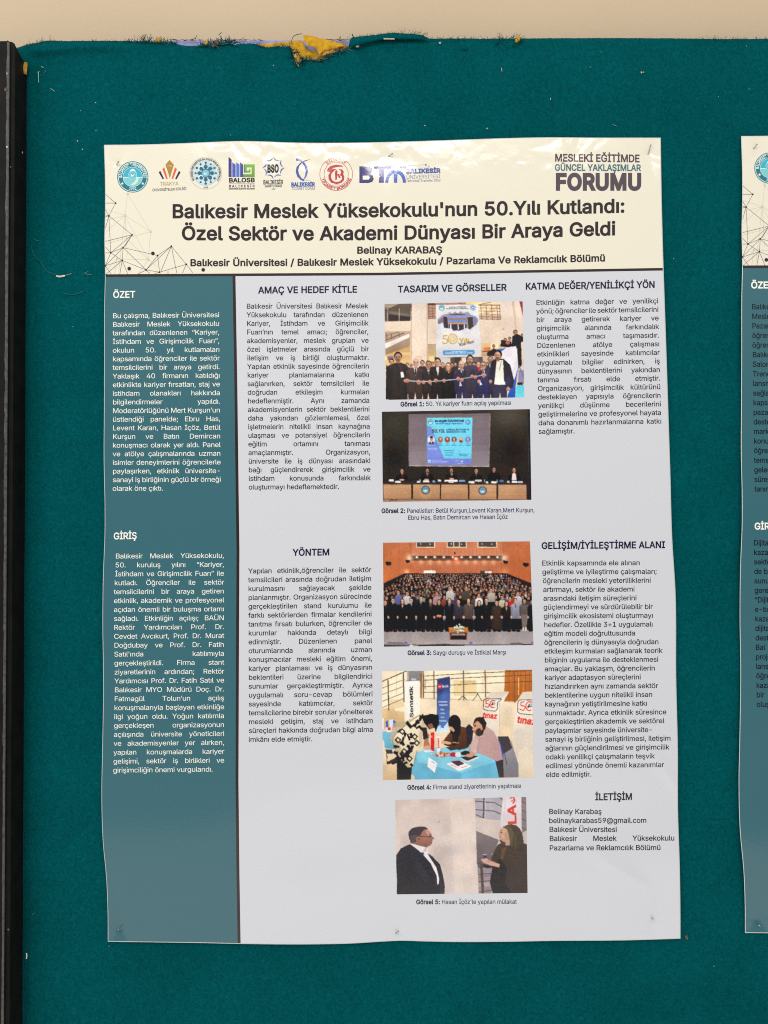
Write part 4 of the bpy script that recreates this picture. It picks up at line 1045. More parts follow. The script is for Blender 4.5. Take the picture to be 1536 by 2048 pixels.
def photo4():
    c = Canvas(290, 206, (42, 60), (1483, 45), (52, 1105), (240, 222, 190))
    c.rect(0, 0, 1540, 700, (246, 228, 196), 1, (236, 214, 180)); c.rect(0, 560, 1540, 1130, (232, 210, 178), 1, (224, 198, 164))
    c.rect(42, 40, 330, 470, (248, 230, 200)); c.poly([(45, 420), (160, 400), (170, 440), (260, 450), (262, 600), (45, 610)], (226, 196, 150), 1, (206, 172, 120)); c.poly([(120, 330), (262, 330), (262, 400), (110, 430)], (232, 206, 166)); c.rect(180, 60, 190, 300, (232, 208, 172))
    c.rect(284, 58, 445, 165, (150, 146, 148), 1, (124, 118, 118)); c.rect(325, 130, 372, 160, (176, 196, 214)); c.rect(284, 58, 300, 150, (180, 174, 170))
    c.rect(410, 90, 450, 320, (150, 100, 66), 1, (180, 130, 86)); c.rect(440, 135, 468, 238, (60, 46, 44)); c.rect(480, 130, 494, 190, (226, 206, 176)); c.rect(430, 55, 1215, 320, (250, 236, 206), .75)
    c.rect(728, 150, 950, 300, (236, 212, 160)); c.rect(790, 150, 940, 180, (222, 190, 130)); c.rect(1000, 120, 1060, 280, (240, 222, 190))
    c.poly([(1222, 50), (1490, 44), (1490, 360), (1210, 350)], (196, 116, 56), 1, (180, 98, 40))
    for x in (1262, 1300, 1345, 1375, 1420, 1460): c.line([(x, 50), (x - 4, 350)], 5, (146, 74, 30), .8)
    c.line([(1352, 120), (1350, 290)], 7, (246, 206, 120)); c.line([(1400, 140), (1398, 250)], 4, (226, 160, 80))
    c.poly([(410, 320), (1215, 350), (1540, 380), (1540, 600), (410, 560)], (244, 226, 196), 1, (226, 204, 172)); c.line([(420, 322), (1215, 352), (1500, 372)], 8, (206, 178, 140)); c.rect(690, 340, 1000, 560, (232, 210, 176), .7)
    RL = (86, 68, 56)
    for a, b in (((42, 162), (285, 58)), ((45, 225), (262, 140)), ((46, 285), (258, 205)), ((46, 350), (258, 268)), ((46, 412), (258, 320))): c.line([a, b], 9 if a[1] < 200 else 5, RL)
    for x, y0, y1 in ((103, 145, 436), (249, 78, 356)): c.line([(x, y0), (x + 8, y1)], 11, RL)
    for y0, y1 in ((110, 56), (150, 98), (212, 160), (268, 268)): c.line([(440, y0), (830, (y0 + y1) / 2 + 2), (1490, y1)] if y0 < 260 else [(440, 262), (690, 268), (1100, 268)], 6, RL)
    for x, y0, y1 in ((440, 60, 318), (541, 60, 326), (825, 55, 342), (1032, 50, 336), (1312, 60, 366)): c.line([(x, y0), (x + 3, y1)], 10, (110, 88, 66))
    for p in ([(775, 340), (820, 300), (860, 340)], [(910, 345), (950, 300), (960, 268)], [(955, 270), (1000, 348)]): c.line(p, 6, (56, 46, 40))
    # white roll-up and dark roll-up
    c.poly([(258, 158), (405, 150), (410, 560), (262, 560)], (246, 240, 230), 1, (236, 228, 216)); c.line([(258, 156), (405, 150)], 5, (110, 100, 92)); c.text('Sentetik', 344, 508, 340, 208, 32, (28, 26, 28), .045)
    c.poly([(572, 138), (697, 112), (692, 520), (650, 640), (566, 660)], (52, 60, 110), 1, (90, 130, 196)); c.glow(640, 300, 45, (96, 130, 200), .6); c.glow(600, 250, 30, (40, 44, 90), .6); c.poly([(566, 600), (600, 580), (640, 590), (680, 540), (676, 640), (566, 662)], (206, 222, 240)); c.poly([(600, 600), (625, 560), (640, 610)], (60, 120, 206)); c.line([(575, 136), (697, 112)], 6, (150, 150, 160))
    c.poly([(580, 188), (614, 182), (614, 230), (582, 234)], (214, 44, 52)); c.text('pan', 586, 216, 611, 212, 13, (250, 240, 240), .06); c.text('Sentetik', 620, 220, 682, 214, 22, (236, 236, 246), .05)
    for y, x0, x1 in ((358, 582, 672), (388, 590, 672), (432, 604, 640), (468, 604, 646), (506, 606, 640), (540, 590, 660)): c.rect(x0, y - 9, x1, y + 5, (214, 220, 240), .6)
    # two white stands with red logo
    c.poly([(1086, 262), (1262, 258), (1170, 420), (1160, 690), (1040, 700), (1010, 430)], (240, 230, 216), 1, (228, 214, 196)); c.poly([(1086, 262), (1262, 258), (1180, 335), (1020, 330)], (226, 212, 196)); c.poly([(1390, 262), (1490, 256), (1500, 1080), (1330, 1085), (1290, 700), (1330, 360)], (240, 230, 216), 1, (220, 204, 184)); c.poly([(1390, 262), (1490, 256), (1490, 330), (1345, 350)], (226, 212, 196)); c.poly([(1340, 860), (1410, 790), (1500, 870), (1500, 1085), (1320, 1085)], (236, 222, 202), 1, (226, 208, 182)); c.line([(1168, 370), (1168, 660)], 5, (196, 180, 160))
    for dx, dy, sc in ((1010, 325, 1.0), (1338, 335, 1.22)):
        q = lambda l: [(dx + a * sc, dy + b * sc) for a, b in l]
        c.line(q([(10, 10), (25, 2), (180, 4), (140, 40), (138, 96), (118, 122), (20, 112), (2, 98), (4, 30), (10, 10)]), 6, (44, 40, 44))
        c.line(q([(56, 18), (28, 20), (30, 50), (52, 50), (62, 68), (48, 86), (18, 76)]), 8, (214, 48, 48)); c.line(q([(120, 22), (90, 16), (70, 34), (66, 62), (84, 88), (110, 84)]), 9, (214, 48, 48)); c.ell(dx + 86 * sc, dy + 58 * sc, 7 * sc, 8 * sc, (40, 36, 40)); c.ell(dx + 102 * sc, dy + 46 * sc, 16 * sc, 14 * sc, (90, 80, 84)); c.ell(dx + 106 * sc, dy + 44 * sc, 9 * sc, 8 * sc, (220, 206, 196))
    c.text('tınaz', 1004, 508, 1140, 520, 50, (222, 52, 44), .06, .12); c.text('tınaz', 1330, 556, 1510, 582, 60, (222, 52, 44), .06, .12)
    # left tables
    c.rect(42, 610, 240, 660, (206, 200, 192)); c.poly([(46, 640), (180, 630), (235, 670), (190, 810), (75, 800), (50, 720)], (116, 186, 210), 1, (96, 166, 196)); c.poly([(85, 600), (180, 592), (172, 640), (92, 645)], (240, 236, 236)); c.poly([(80, 545), (100, 530), (105, 600), (86, 596)], (60, 90, 190)); c.poly([(112, 530), (150, 520), (160, 600), (118, 596)], (226, 236, 246)); c.poly([(150, 530), (178, 540), (170, 600), (155, 600)], (70, 110, 200)); c.rect(100, 600, 130, 628, (206, 60, 56)); c.rect(46, 510, 62, 610, (236, 230, 220)); c.poly([(180, 600), (250, 590), (250, 620), (190, 626)], (214, 224, 236))
    c.poly([(78, 810), (140, 812), (150, 850), (90, 850)], (60, 54, 54)); c.line([(90, 840), (96, 960)], 8, (60, 52, 50)); c.poly([(95, 930), (190, 880), (200, 940), (100, 966)], (50, 44, 44)); c.line([(60, 720), (72, 1000)], 12, (226, 206, 190)); c.poly([(48, 960), (200, 935), (200, 1105), (48, 1105)], (224, 200, 166), 1, (206, 174, 130))
    # front table
    c.poly([(365, 840), (470, 815), (900, 780), (1120, 880), (1165, 950), (1165, 1090), (355, 1110), (350, 980)], (120, 192, 216), 1, (92, 168, 200)); c.poly([(360, 850), (470, 800), (850, 790), (1140, 930), (795, 1040), (390, 930)], (134, 202, 224), .9); c.poly([(795, 1036), (1140, 930), (1166, 1085), (795, 1100)], (104, 180, 210)); c.line([(795, 1040), (795, 1100)], 4, (80, 150, 184)); c.poly([(325, 960), (365, 880), (370, 1105), (355, 1105), (355, 1062), (320, 1045)], (100, 176, 204))
    # seated woman, black headscarf
    c.poly([(760, 590), (840, 600), (880, 700), (860, 800), (780, 820), (640, 770), (630, 730), (700, 640)], (96, 56, 36), 1, (70, 40, 28)); c.poly([(715, 640), (780, 640), (770, 760), (720, 780)], (32, 26, 28)); c.ell(738, 560, 60, 80, (26, 22, 24)); c.poly([(690, 560), (800, 590), (790, 680), (700, 660)], (26, 22, 24)); c.poly([(684, 588), (716, 596), (742, 632), (728, 646), (696, 622)], (206, 160, 130)); c.ell(664, 748, 44, 14, (214, 166, 136), 1, 8); c.ell(626, 742, 16, 18, (214, 166, 136)); c.poly([(652, 790), (770, 788), (810, 806), (700, 824)], (52, 50, 56)); c.line([(720, 745), (780, 752)], 8, (206, 160, 60))
    c.poly([(845, 600), (880, 570), (920, 610), (905, 740), (860, 800)], (40, 36, 44)); c.poly([(1150, 690), (1250, 690), (1290, 780), (1260, 1000), (1200, 980)], (60, 56, 62))
    # seated man
    c.poly([(1140, 720), (1200, 740), (1205, 880), (1180, 930)], (60, 70, 170)); c.poly([(1205, 760), (1280, 740), (1345, 960), (1345, 1085), (1195, 1085)], (150, 146, 152), 1, (122, 118, 126)); c.poly([(1150, 690), (1240, 700), (1290, 800), (1205, 860), (1180, 760)], (64, 58, 62)); c.line([(1215, 860), (1235, 960)], 6, (60, 56, 66)); c.poly([(1120, 900), (1200, 920), (1205, 1085), (1160, 1085)], (52, 44, 46))
    c.poly([(960, 640), (1040, 590), (1110, 640), (1170, 760), (1198, 910), (1140, 930), (1050, 880), (960, 850), (910, 870), (860, 860), (890, 760), (930, 680)], (198, 164, 160), 1, (176, 140, 138)); c.poly([(930, 690), (970, 740), (945, 850), (880, 850), (900, 740)], (206, 174, 170)); c.line([(985, 690), (950, 820)], 5, (150, 116, 116), .8); c.poly([(955, 815), (1060, 790), (1110, 880), (1000, 870)], (186, 150, 148)); c.ell(888, 850, 36, 22, (206, 150, 120), 1, 20)
    for k in range(9): c.line([(1000 + k * 20, 670 + k * 6), (1020 + k * 18, 860)], 2, (160, 124, 122), .35)
    c.poly([(955, 640), (1010, 630), (1025, 650), (985, 695)], (220, 196, 194)); c.ell(975, 580, 60, 78, (52, 40, 36)); c.ell(958, 606, 44, 66, (206, 152, 120), 1, 8); c.ell(975, 648, 42, 38, (50, 36, 32), .95, -25); c.poly([(915, 560), (935, 520), (1010, 500), (1045, 560), (1030, 620), (1005, 620), (1000, 580), (960, 540)], (40, 32, 30)); c.ell(996, 612, 12, 18, (196, 140, 112)); c.poly([(914, 596), (905, 628), (920, 634)], (206, 152, 120)); c.line([(918, 582), (945, 580)], 6, (50, 36, 32)); c.ell(934, 592, 8, 5, (50, 36, 34)); c.ell(930, 645, 18, 6, (150, 90, 80))
    # bending woman with patterned cardigan
    c.poly([(150, 560), (270, 540), (420, 470), (440, 520), (300, 600), (190, 700), (140, 760), (120, 700)], (196, 168, 132), .75); c.poly([(185, 820), (330, 860), (330, 1000), (320, 1105), (190, 1108)], (24, 20, 24)); CR = (240, 226, 196)
    c.poly([(410, 478), (500, 500), (510, 600), (470, 640), (430, 680), (420, 800), (380, 820), (340, 980), (290, 984), (240, 930), (180, 830), (142, 720), (180, 660), (280, 570)], CR, 1, (226, 208, 176)); c.poly([(142, 720), (180, 830), (240, 930), (290, 984), (330, 982), (270, 880), (220, 780), (190, 690)], (196, 176, 142), .8); c.poly([(430, 520), (500, 520), (510, 600), (470, 640), (430, 680), (425, 780), (395, 800), (400, 660)], (206, 184, 150), .8); c.line([(410, 478), (280, 570), (180, 660), (142, 720), (180, 830), (240, 930), (290, 984), (340, 980), (380, 820)], 5, (120, 96, 72), .8); R = random.Random(3)
    for _ in range(60):
        x, y = R.uniform(170, 480), R.uniform(500, 960)
        if (x - 160) * 0.9 + (y - 480) * 0.15 < 40 - (y - 480) * .2 + max(0, (640 - y)) * 1.1 or x > 470 - (y - 560) * .32: continue
        a = R.uniform(0, 3.1); w, h = R.uniform(14, 34), R.uniform(7, 16); q = []
        for sx_, sy_ in ((-1, -1), (1, -1), (1, 1), (-1, 1)): q.append((x + sx_ * w * math.cos(a) - sy_ * h * math.sin(a), y + sx_ * w * math.sin(a) + sy_ * h * math.cos(a)))
        c.poly(q, (30, 26, 28))
    for x, y in ((200, 720), (240, 640), (360, 690), (380, 750), (260, 830), (310, 900)):
        c.poly([(x - 34, y), (x - 6, y - 34), (x + 30, y - 4), (x, y + 34)], (30, 26, 28)); c.poly([(x - 18, y), (x - 3, y - 18), (x + 15, y - 2), (x, y + 18)], (232, 214, 180))
    c.poly([(452, 690), (480, 660), (500, 668), (488, 730), (512, 786), (452, 806), (440, 786)], (170, 120, 92)); c.poly([(430, 600), (470, 600), (486, 700), (440, 720)], (44, 36, 36)); c.ell(520, 540, 66, 70, (22, 18, 20)); c.poly([(420, 490), (520, 474), (585, 480), (590, 560), (560, 640), (545, 600), (500, 620), (450, 560)], (22, 18, 20)); c.line([(560, 590), (556, 640)], 8, (26, 22, 24)); c.poly([(480, 575), (520, 560), (540, 600), (505, 622)], (170, 118, 92), .8); c.ell(480, 792, 46, 18, (214, 160, 130), 1, -8)
    # things on the table
    c.poly([(510, 650), (545, 645), (544, 826), (512, 828)], (214, 36, 44)); c.ell(526, 690, 10, 11, (240, 226, 226)); c.ell(530, 690, 8, 9, (214, 36, 44)); c.poly([(566, 690), (602, 686), (602, 850), (570, 852)], (240, 234, 232)); c.text('tınaz', 594, 800, 590, 700, 20, (214, 50, 44), .06)
    c.ell(615, 866, 82, 22, (150, 144, 146)); c.ell(615, 860, 76, 18, (206, 200, 200)); R = random.Random(2)
    for _ in range(44): c.ell(R.gauss(618, 28), R.gauss(856, 9), 9, 7, R.choice([(206, 120, 70), (190, 60, 54), (226, 190, 110), (150, 90, 60), (226, 206, 180)]))
    c.poly([(440, 820), (510, 815), (540, 835), (450, 838)], (226, 222, 226)); c.ell(725, 862, 32, 22, (190, 40, 46)); c.ell(770, 862, 28, 24, (236, 232, 232)); c.ell(838, 848, 44, 20, (34, 30, 32), 1, -6)
    c.poly([(795, 890), (900, 868), (965, 880), (860, 924)], (46, 40, 44)); c.poly([(795, 890), (860, 924), (858, 940), (796, 906)], (214, 206, 200)); c.poly([(860, 924), (965, 880), (962, 898), (858, 940)], (226, 220, 214)); c.ell(880, 872, 36, 18, (206, 150, 120))
    c.poly([(660, 950), (775, 916), (905, 975), (780, 1022)], (240, 234, 232)); c.poly([(700, 930), (780, 918), (830, 950), (770, 974)], (84, 40, 56)); c.line([(700, 956), (760, 985)], 5, (206, 130, 80)); c.line([(800, 990), (860, 972)], 4, (150, 80, 90)); c.poly([(490, 886), (572, 942), (548, 1036), (478, 975)], (244, 242, 244)); c.line([(515, 925), (545, 945)], 4, (110, 110, 120))
    c.noise(.03, 4, 12)
    return c.out()

def photo5():
    c = Canvas(256, 188, (57, 82), (1468, 48), (72, 1098), (206, 190, 184))
    c.rect(40, 40, 930, 1110, (206, 190, 182), 1, (216, 202, 196)); c.poly([(640, 60), (918, 56), (950, 1090), (700, 1090)], (224, 208, 198), .6); c.glow(300, 300, 300, (200, 182, 176), .4); c.glow(560, 700, 120, (176, 160, 154), .5); c.line([(515, 328), (536, 306)], 6, (140, 116, 104)); c.line([(580, 296), (630, 292)], 3, (170, 150, 140))
    c.poly([(912, 50), (1500, 40), (1500, 1100), (956, 1100)], (196, 180, 178)); c.poly([(914, 56), (1215, 48), (1185, 320), (924, 274)], (172, 166, 176)); c.poly([(922, 270), (1195, 300), (1172, 520), (926, 410)], (206, 190, 182)); c.poly([(926, 410), (1170, 505), (1130, 620), (1000, 770), (936, 760)], (124, 112, 114), 1, (106, 94, 98)); c.poly([(940, 700), (1120, 660), (1110, 830), (945, 850)], (104, 92, 100)); c.poly([(945, 800), (1110, 800), (1090, 1090), (956, 1090)], (150, 136, 142)); c.line([(948, 900), (1095, 880)], 14, (126, 112, 118)); c.rect(950, 960, 1090, 1000, (170, 156, 160))
    RB = (84, 68, 68)
    for p in ([(918, 96), (1120, 110), (1205, 155)], [(920, 186), (1120, 200), (1190, 232)], [(922, 238), (1000, 270)], [(1170, 50), (1220, 84)], [(948, 870), (1090, 862)], [(958, 950), (1090, 935)], [(958, 1060), (1100, 1035)], [(940, 760), (1000, 742)]): c.line(p, 9, RB)
    c.line([(1010, 60), (1008, 274)], 16, RB); c.line([(1026, 60), (1024, 274)], 5, (206, 196, 200)); c.line([(984, 760), (1000, 1085)], 28, (84, 66, 64)); c.line([(1020, 690), (1090, 672)], 7, (110, 96, 98))
    c.poly([(1216, 48), (1412, 46), (1415, 430), (1186, 370)], (226, 216, 222), 1, (214, 200, 206)); c.line([(1240, 60), (1222, 300)], 9, (206, 194, 204)); c.poly([(1412, 46), (1475, 44), (1478, 400), (1420, 430)], (130, 118, 122))
    for y in (100, 190, 280, 370): c.line([(1414, y), (1478, y + 30)], 6, (84, 70, 76))
    RD = (206, 62, 40)
    c.text('LLA', 1362, 440, 1350, 136, 84, RD, .06); c.line([(1290, 66), (1330, 52), (1345, 90), (1320, 120)], 14, RD); c.line([(1300, 100), (1345, 70)], 10, RD)
    # woman
    c.poly([(1155, 560), (1200, 535), (1400, 525), (1500, 560), (1500, 1100), (1115, 1100), (1075, 960), (1100, 800), (1090, 690)], (66, 54, 46), 1, (52, 42, 38)); c.poly([(1180, 700), (1260, 800), (1240, 960), (1330, 1090), (1115, 1090), (1076, 960), (1108, 790)], (32, 28, 30)); c.ell(1300, 440, 116, 100, (66, 56, 44)); c.poly([(1320, 420), (1420, 430), (1430, 560), (1400, 640), (1330, 660), (1290, 600)], (62, 52, 41)); c.poly([(1190, 400), (1420, 420), (1440, 530), (1360, 580), (1290, 560), (1230, 560), (1180, 520)], (72, 61, 46)); c.poly([(1300, 420), (1420, 430), (1430, 520), (1330, 560)], (70, 60, 46))
    c.poly([(1212, 372), (1180, 410), (1172, 450), (1182, 500), (1230, 530), (1280, 500), (1290, 440), (1260, 390)], (204, 164, 140), 1, (184, 144, 120)); c.poly([(1174, 440), (1168, 466), (1184, 470)], (196, 158, 134)); c.ell(1198, 425, 12, 6, (70, 56, 50)); c.line([(1178, 470), (1206, 476)], 6, (150, 86, 78)); c.poly([(1240, 520), (1290, 470), (1290, 560), (1244, 566)], (186, 146, 122)); c.ell(1262, 460, 30, 46, (172, 132, 108), .6); c.poly([(1215, 362), (1290, 352), (1330, 450), (1310, 580), (1285, 500), (1275, 430), (1250, 384)], (92, 78, 58)); c.line([(1300, 380), (1350, 470), (1352, 600)], 6, (112, 96, 72), .7); c.line([(1330, 380), (1385, 470), (1390, 580)], 5, (60, 50, 40), .7); c.ell(1215, 470, 22, 18, (214, 172, 148), .6); c.line([(1186, 404), (1212, 400)], 5, (84, 66, 52)); c.poly([(1200, 600), (1260, 570), (1220, 700), (1190, 720)], (96, 70, 44))
    c.poly([(1000, 760), (1080, 780), (1110, 800), (1040, 806), (1002, 788)], (44, 36, 38)); c.poly([(978, 712), (1040, 700), (1072, 722), (1180, 760), (1176, 796), (1086, 776), (1000, 744)], (206, 158, 144)); c.line([(1040, 735), (1080, 718)], 6, (150, 100, 90)); c.line([(1060, 745), (1110, 726)], 6, (160, 110, 98)); c.poly([(1004, 662), (1036, 664), (1044, 692), (1010, 694)], (56, 48, 50)); c.line([(1000, 664), (1038, 662)], 7, (206, 196, 196))
    for k in range(8): c.line([(1230 + k * 28, 720 + (k % 3) * 40), (1240 + k * 26, 1080)], 5, (46, 38, 34), .5)
    # man in profile
    c.poly([(215, 556), (120, 600), (68, 680), (68, 800), (78, 940), (74, 1110), (585, 1100), (592, 1000), (570, 880), (540, 770), (470, 700), (405, 640), (350, 640)], (36, 34, 44), 1, (28, 26, 34)); c.poly([(222, 548), (300, 566), (400, 590), (412, 640), (440, 700), (500, 800), (530, 900), (528, 970), (512, 990), (500, 880), (420, 740), (345, 650), (240, 570)], (226, 220, 220), 1, (236, 230, 230)); c.poly([(350, 640), (380, 590), (400, 586), (395, 634)], (190, 180, 182)); c.poly([(230, 570), (340, 650), (440, 760), (505, 900), (520, 1100), (250, 1100)], (38, 36, 46), 1, (30, 28, 36)); c.poly([(400, 650), (480, 720), (545, 800), (580, 960), (585, 1100), (530, 1100), (540, 960), (500, 800)], (44, 42, 52)); c.line([(210, 700), (270, 900), (330, 1090)], 10, (24, 22, 30), .7); c.poly([(270, 720), (330, 760), (420, 900), (400, 980), (300, 860)], (50, 48, 60), .5); c.ell(350, 655, 20, 12, (60, 60, 66))
    c.poly([(218, 545), (232, 480), (330, 440), (420, 480), (410, 560), (395, 590), (330, 575)], (140, 96, 84)); c.poly([(236, 470), (250, 400), (330, 375), (405, 392), (440, 430), (452, 468), (482, 494), (460, 506), (462, 520), (452, 528), (458, 545), (440, 564), (395, 572), (330, 556), (280, 530)], (164, 116, 100), 1, (140, 92, 80)); c.poly([(400, 392), (438, 430), (450, 465), (420, 470), (385, 430)], (196, 150, 130), .8); c.poly([(200, 450), (205, 420), (240, 385), (300, 368), (380, 368), (412, 392), (370, 400), (345, 430), (325, 470), (300, 470), (285, 530), (230, 545), (210, 500)], (48, 41, 44)); c.poly([(215, 470), (290, 450), (285, 520), (228, 540)], (84, 73, 76), .8); c.ell(306, 500, 26, 28, (150, 102, 88)); c.ell(312, 502, 12, 15, (120, 74, 64)); c.line([(320, 474), (420, 474), (450, 462)], 6, (50, 40, 46)); c.ell(434, 474, 16, 16, (96, 72, 74), .7); c.ell(432, 470, 9, 5, (40, 30, 32)); c.line([(418, 446), (448, 450)], 7, (80, 60, 58)); c.line([(436, 532), (456, 530)], 5, (100, 54, 50)); c.poly([(380, 540), (440, 566), (396, 590), (350, 575)], (124, 80, 70), .7)
    c.noise(.03, 4, 15)
    return c.out()
# ------------------------------------------------------------------ posters
L_EDGE = px([(207.8, 289.6), (209.7, 352), (210, 420), (208.8, 475), (210, 552), (208.8, 600), (208.5, 720), (208, 822), (207.5, 917), (209.4, 1013), (209.4, 1060), (206, 1155), (205, 1250), (206.5, 1354), (204.4, 1507), (203, 1576), (205.4, 1678), (213, 1764), (215.4, 1832), (215.6, 1883.5)])
R_EDGE = px([(1321.6, 275.3), (1323.3, 386), (1327, 529), (1330.5, 632), (1336, 798), (1340.8, 946), (1344.6, 1078), (1351, 1181), (1352.5, 1357), (1355.9, 1509), (1356, 1613), (1359.8, 1742), (1361, 1840), (1361, 1877.5)])
T_EDGE = px([(207.8, 289.6), (273, 289), (346, 287), (437, 283.3), (480, 282), (520, 282.6), (586, 285), (719, 285), (819, 282.6), (930, 279), (1020, 276), (1090, 274.7), (1197, 275.2), (1260, 275.2), (1321.6, 275.3)])
B_EDGE = px([(215.6, 1883.5), (300, 1884.6), (400, 1886), (480, 1887.8), (620, 1888.8), (700, 1887.2), (770, 1883), (800, 1881.6), (840, 1882.6), (900, 1884), (1000, 1883.8), (1100, 1882), (1250, 1880.8), (1361, 1877.5)])

def smooth_interp(x, xp, fp):
    """Catmull-Rom through the measured points"""
    xp, fp = np.asarray(xp), np.asarray(fp); i = np.clip(np.searchsorted(xp, x) - 1, 0, len(xp) - 2)
    m = np.gradient(fp, xp); h = xp[i + 1] - xp[i]; t = (x - xp[i]) / h
    return (2 * t ** 3 - 3 * t ** 2 + 1) * fp[i] + (t ** 3 - 2 * t ** 2 + t) * h * m[i] + (-2 * t ** 3 + 3 * t ** 2) * fp[i + 1] + (t ** 3 - t ** 2) * h * m[i + 1]

class Poster:
    def __init__(s, du, dv, seed):
        s.du, s.dv = du, dv
        s.n1, s.n2, s.n3, s.n4, s.n5 = [VNoise(seed + i) for i in range(5)]
        s.pins = [(237, 328), (770, 312), (1298, 306), (239, 1855), (795, 1862), (1305, 1836)]
        s.seed = seed
    def h(s, u, v):
        """how far the sheet stands off the felt, in metres (local pixels)"""
        u, v = np.asarray(u, float), np.asarray(v, float)
        h = 0.0042 + 0.0010 * s.n1(u / 420 + 3, v / 300 + 5) + 0.00030 * s.n2(u / 150, v / 120)
        # soft rolls that run across the sheet, as the wavy side edges show
        h = h + 0.0013 * np.sin((v - 1010 + 0.10 * u) / 78) * np.exp(-((v - 1110) / 260) ** 2) * (0.55 + 0.45 * s.n3(u / 330, 0.3))
        h = h + 0.0010 * np.sin((v + 0.32 * u - 1700) / 62) * np.exp(-((v - 1660) / 170) ** 2) * (0.6 + 0.4 * s.n3(u / 260 + 4, 2.3))
        # the head of the sheet leans back a little and is crumpled between its pins
        top = np.exp(-np.clip((v - 276) / 62, 0, 9) ** 2)
        h = h - 0.0010 * np.exp(-np.clip(v - 274, 0, 900) / 34) * (0.35 + 0.8 * np.clip(s.n4(u / 165 + 0.7, 1.5) + .2, -.4, 1))
        band = np.exp(-((v - 303) / 34) ** 2) * sm(u, 390, 450) * (1 - 0.75 * sm(u, 930, 1000)) + 0.9 * np.exp(-((v - 300) / 40) ** 2 - ((u - 1135) / 55) ** 2) + 0.8 * np.exp(-((v - 300) / 45) ** 2 - ((u - 1306) / 22) ** 2)
        w1, w2 = u + 14 * s.n2(u / 30, v / 30), v + 10 * s.n3(u / 26, v / 22)
        h = h + band * (0.00042 * s.n5(w1 / 34, w2 / 22) + 0.00015 * s.n4(w1 / 12, w2 / 15) + 0.00005 * s.n1(w1 / 5, w2 / 6))
        for (a, b, c, d, k) in ((585, 452, 42, 10, .00018), (905, 428, 34, 10, .00012), (1020, 328, 46, 14, .0002), (1000, 390, 40, 18, .0001)):
            h = h + k * np.exp(-((u - a) / c) ** 2 - ((v - b) / d) ** 2) * (1 + 0.8 * s.n5(u / 9, v / 7))
        # dents where pins pull the sheet back
        for (a, b) in s.pins:
            r2 = (u - a) ** 2 + (v - b) ** 2
            h = h - 0.0019 * np.exp(-r2 / 38 ** 2) - 0.0007 * np.exp(-r2 / 8 ** 2)
            th = np.arctan2(v - b, u - a)
            h = h + 0.00022 * np.sin(th * 5 + a) * np.exp(-(np.sqrt(r2) - 46) ** 2 / 30 ** 2)
        # the lower half bellies out more towards the middle of the sheet
        h = h + 0.034 * sm(u, 190, 620) * (v - 1730) / 1614 * np.exp(-((v - 1730) / 120) ** 2) * (1 - 0.55 * sm(u, 700, 1250)) + 0.010 * (sm(u, 420, 620)) * (v - 1300) / 1614 * np.exp(-((v - 1300) / 110) ** 2)
        # creases at the lower right
        h = h + 0.0011 * np.exp(-((u - 1240 - (v - 1740) * 1.1) / 26) ** 2 - ((v - 1748) / 46) ** 2) + 0.0008 * np.exp(-((u - 1212) / 24) ** 2 - ((v - 1830) / 70) ** 2) + 0.0006 * np.exp(-((u - 1318 - (v - 1520) * .6) / 14) ** 2 - ((v - 1530) / 60) ** 2)
        return np.maximum(h, 0.0006)
    def S(s, u, v, lift=0.0):
        u, v = np.asarray(u, float), np.asarray(v, float)
        return P(u + s.du, v + s.dv, -s.h(u, v) - lift)
    def N(s, u, v):
        e = 0.8
        a = s.S(u + e, v) - s.S(u - e, v); b = s.S(u, v - e) - s.S(u, v + e)
        n = np.cross(a, b); n /= np.linalg.norm(n, axis=1)[:, None]
        return n
    def edge_u(s, v, side): e = L_EDGE if side == 'l' else R_EDGE; return smooth_interp(v, e[:, 1], e[:, 0])
    def coons(s, nu, nv):
        a, b = np.linspace(0, 1, nu)[None, :], np.linspace(0, 1, nv)[:, None]
        T = np.stack([np.linspace(207.8, 1321.6, nu), smooth_interp(np.linspace(207.8, 1321.6, nu), T_EDGE[:, 0], T_EDGE[:, 1])], -1)[None]
        ub = np.linspace(215.6, 1361, nu); B = np.stack([ub, smooth_interp(ub, B_EDGE[:, 0], B_EDGE[:, 1])], -1)[None]
        vl = np.linspace(289.6, 1883.5, nv); Lf = np.stack([s.edge_u(vl, 'l'), vl], -1)[:, None]
        vr = np.linspace(275.3, 1877.5, nv); Rt = np.stack([s.edge_u(vr, 'r'), vr], -1)[:, None]
        a, b = a[..., None], b[..., None]
        return (1 - b) * T + b * B + (1 - a) * Lf + a * Rt - ((1 - a) * (1 - b) * T[:, :1] + a * (1 - b) * T[:, -1:] + (1 - a) * b * B[:, :1] + a * b * B[:, -1:])
    def patch(s, name, top, bot, left, right, nu, nv, col, lift, parent):
        """printed area between a top and bottom curve v(u) and left and right curves u(v)"""
        b = np.linspace(0, 1, nv)[:, None]; a = np.linspace(0, 1, nu)[None, :]
        u = left(np.array([[600.0]])) * (1 - a) + right(np.array([[600.0]])) * a + 0 * b
        for _ in range(4):
            v = top(u) * (1 - b) + bot(u) * b
            u = left(v) * (1 - a) + right(v) * a
        v = top(u) * (1 - b) + bot(u) * b
        n = u.size
        return mesh_obj(name, s.S(u, v, lift).reshape(-1, 3), grid_faces(nv, nu), M_PRINT, parent, np.tile(ink(col), (n, 1)))

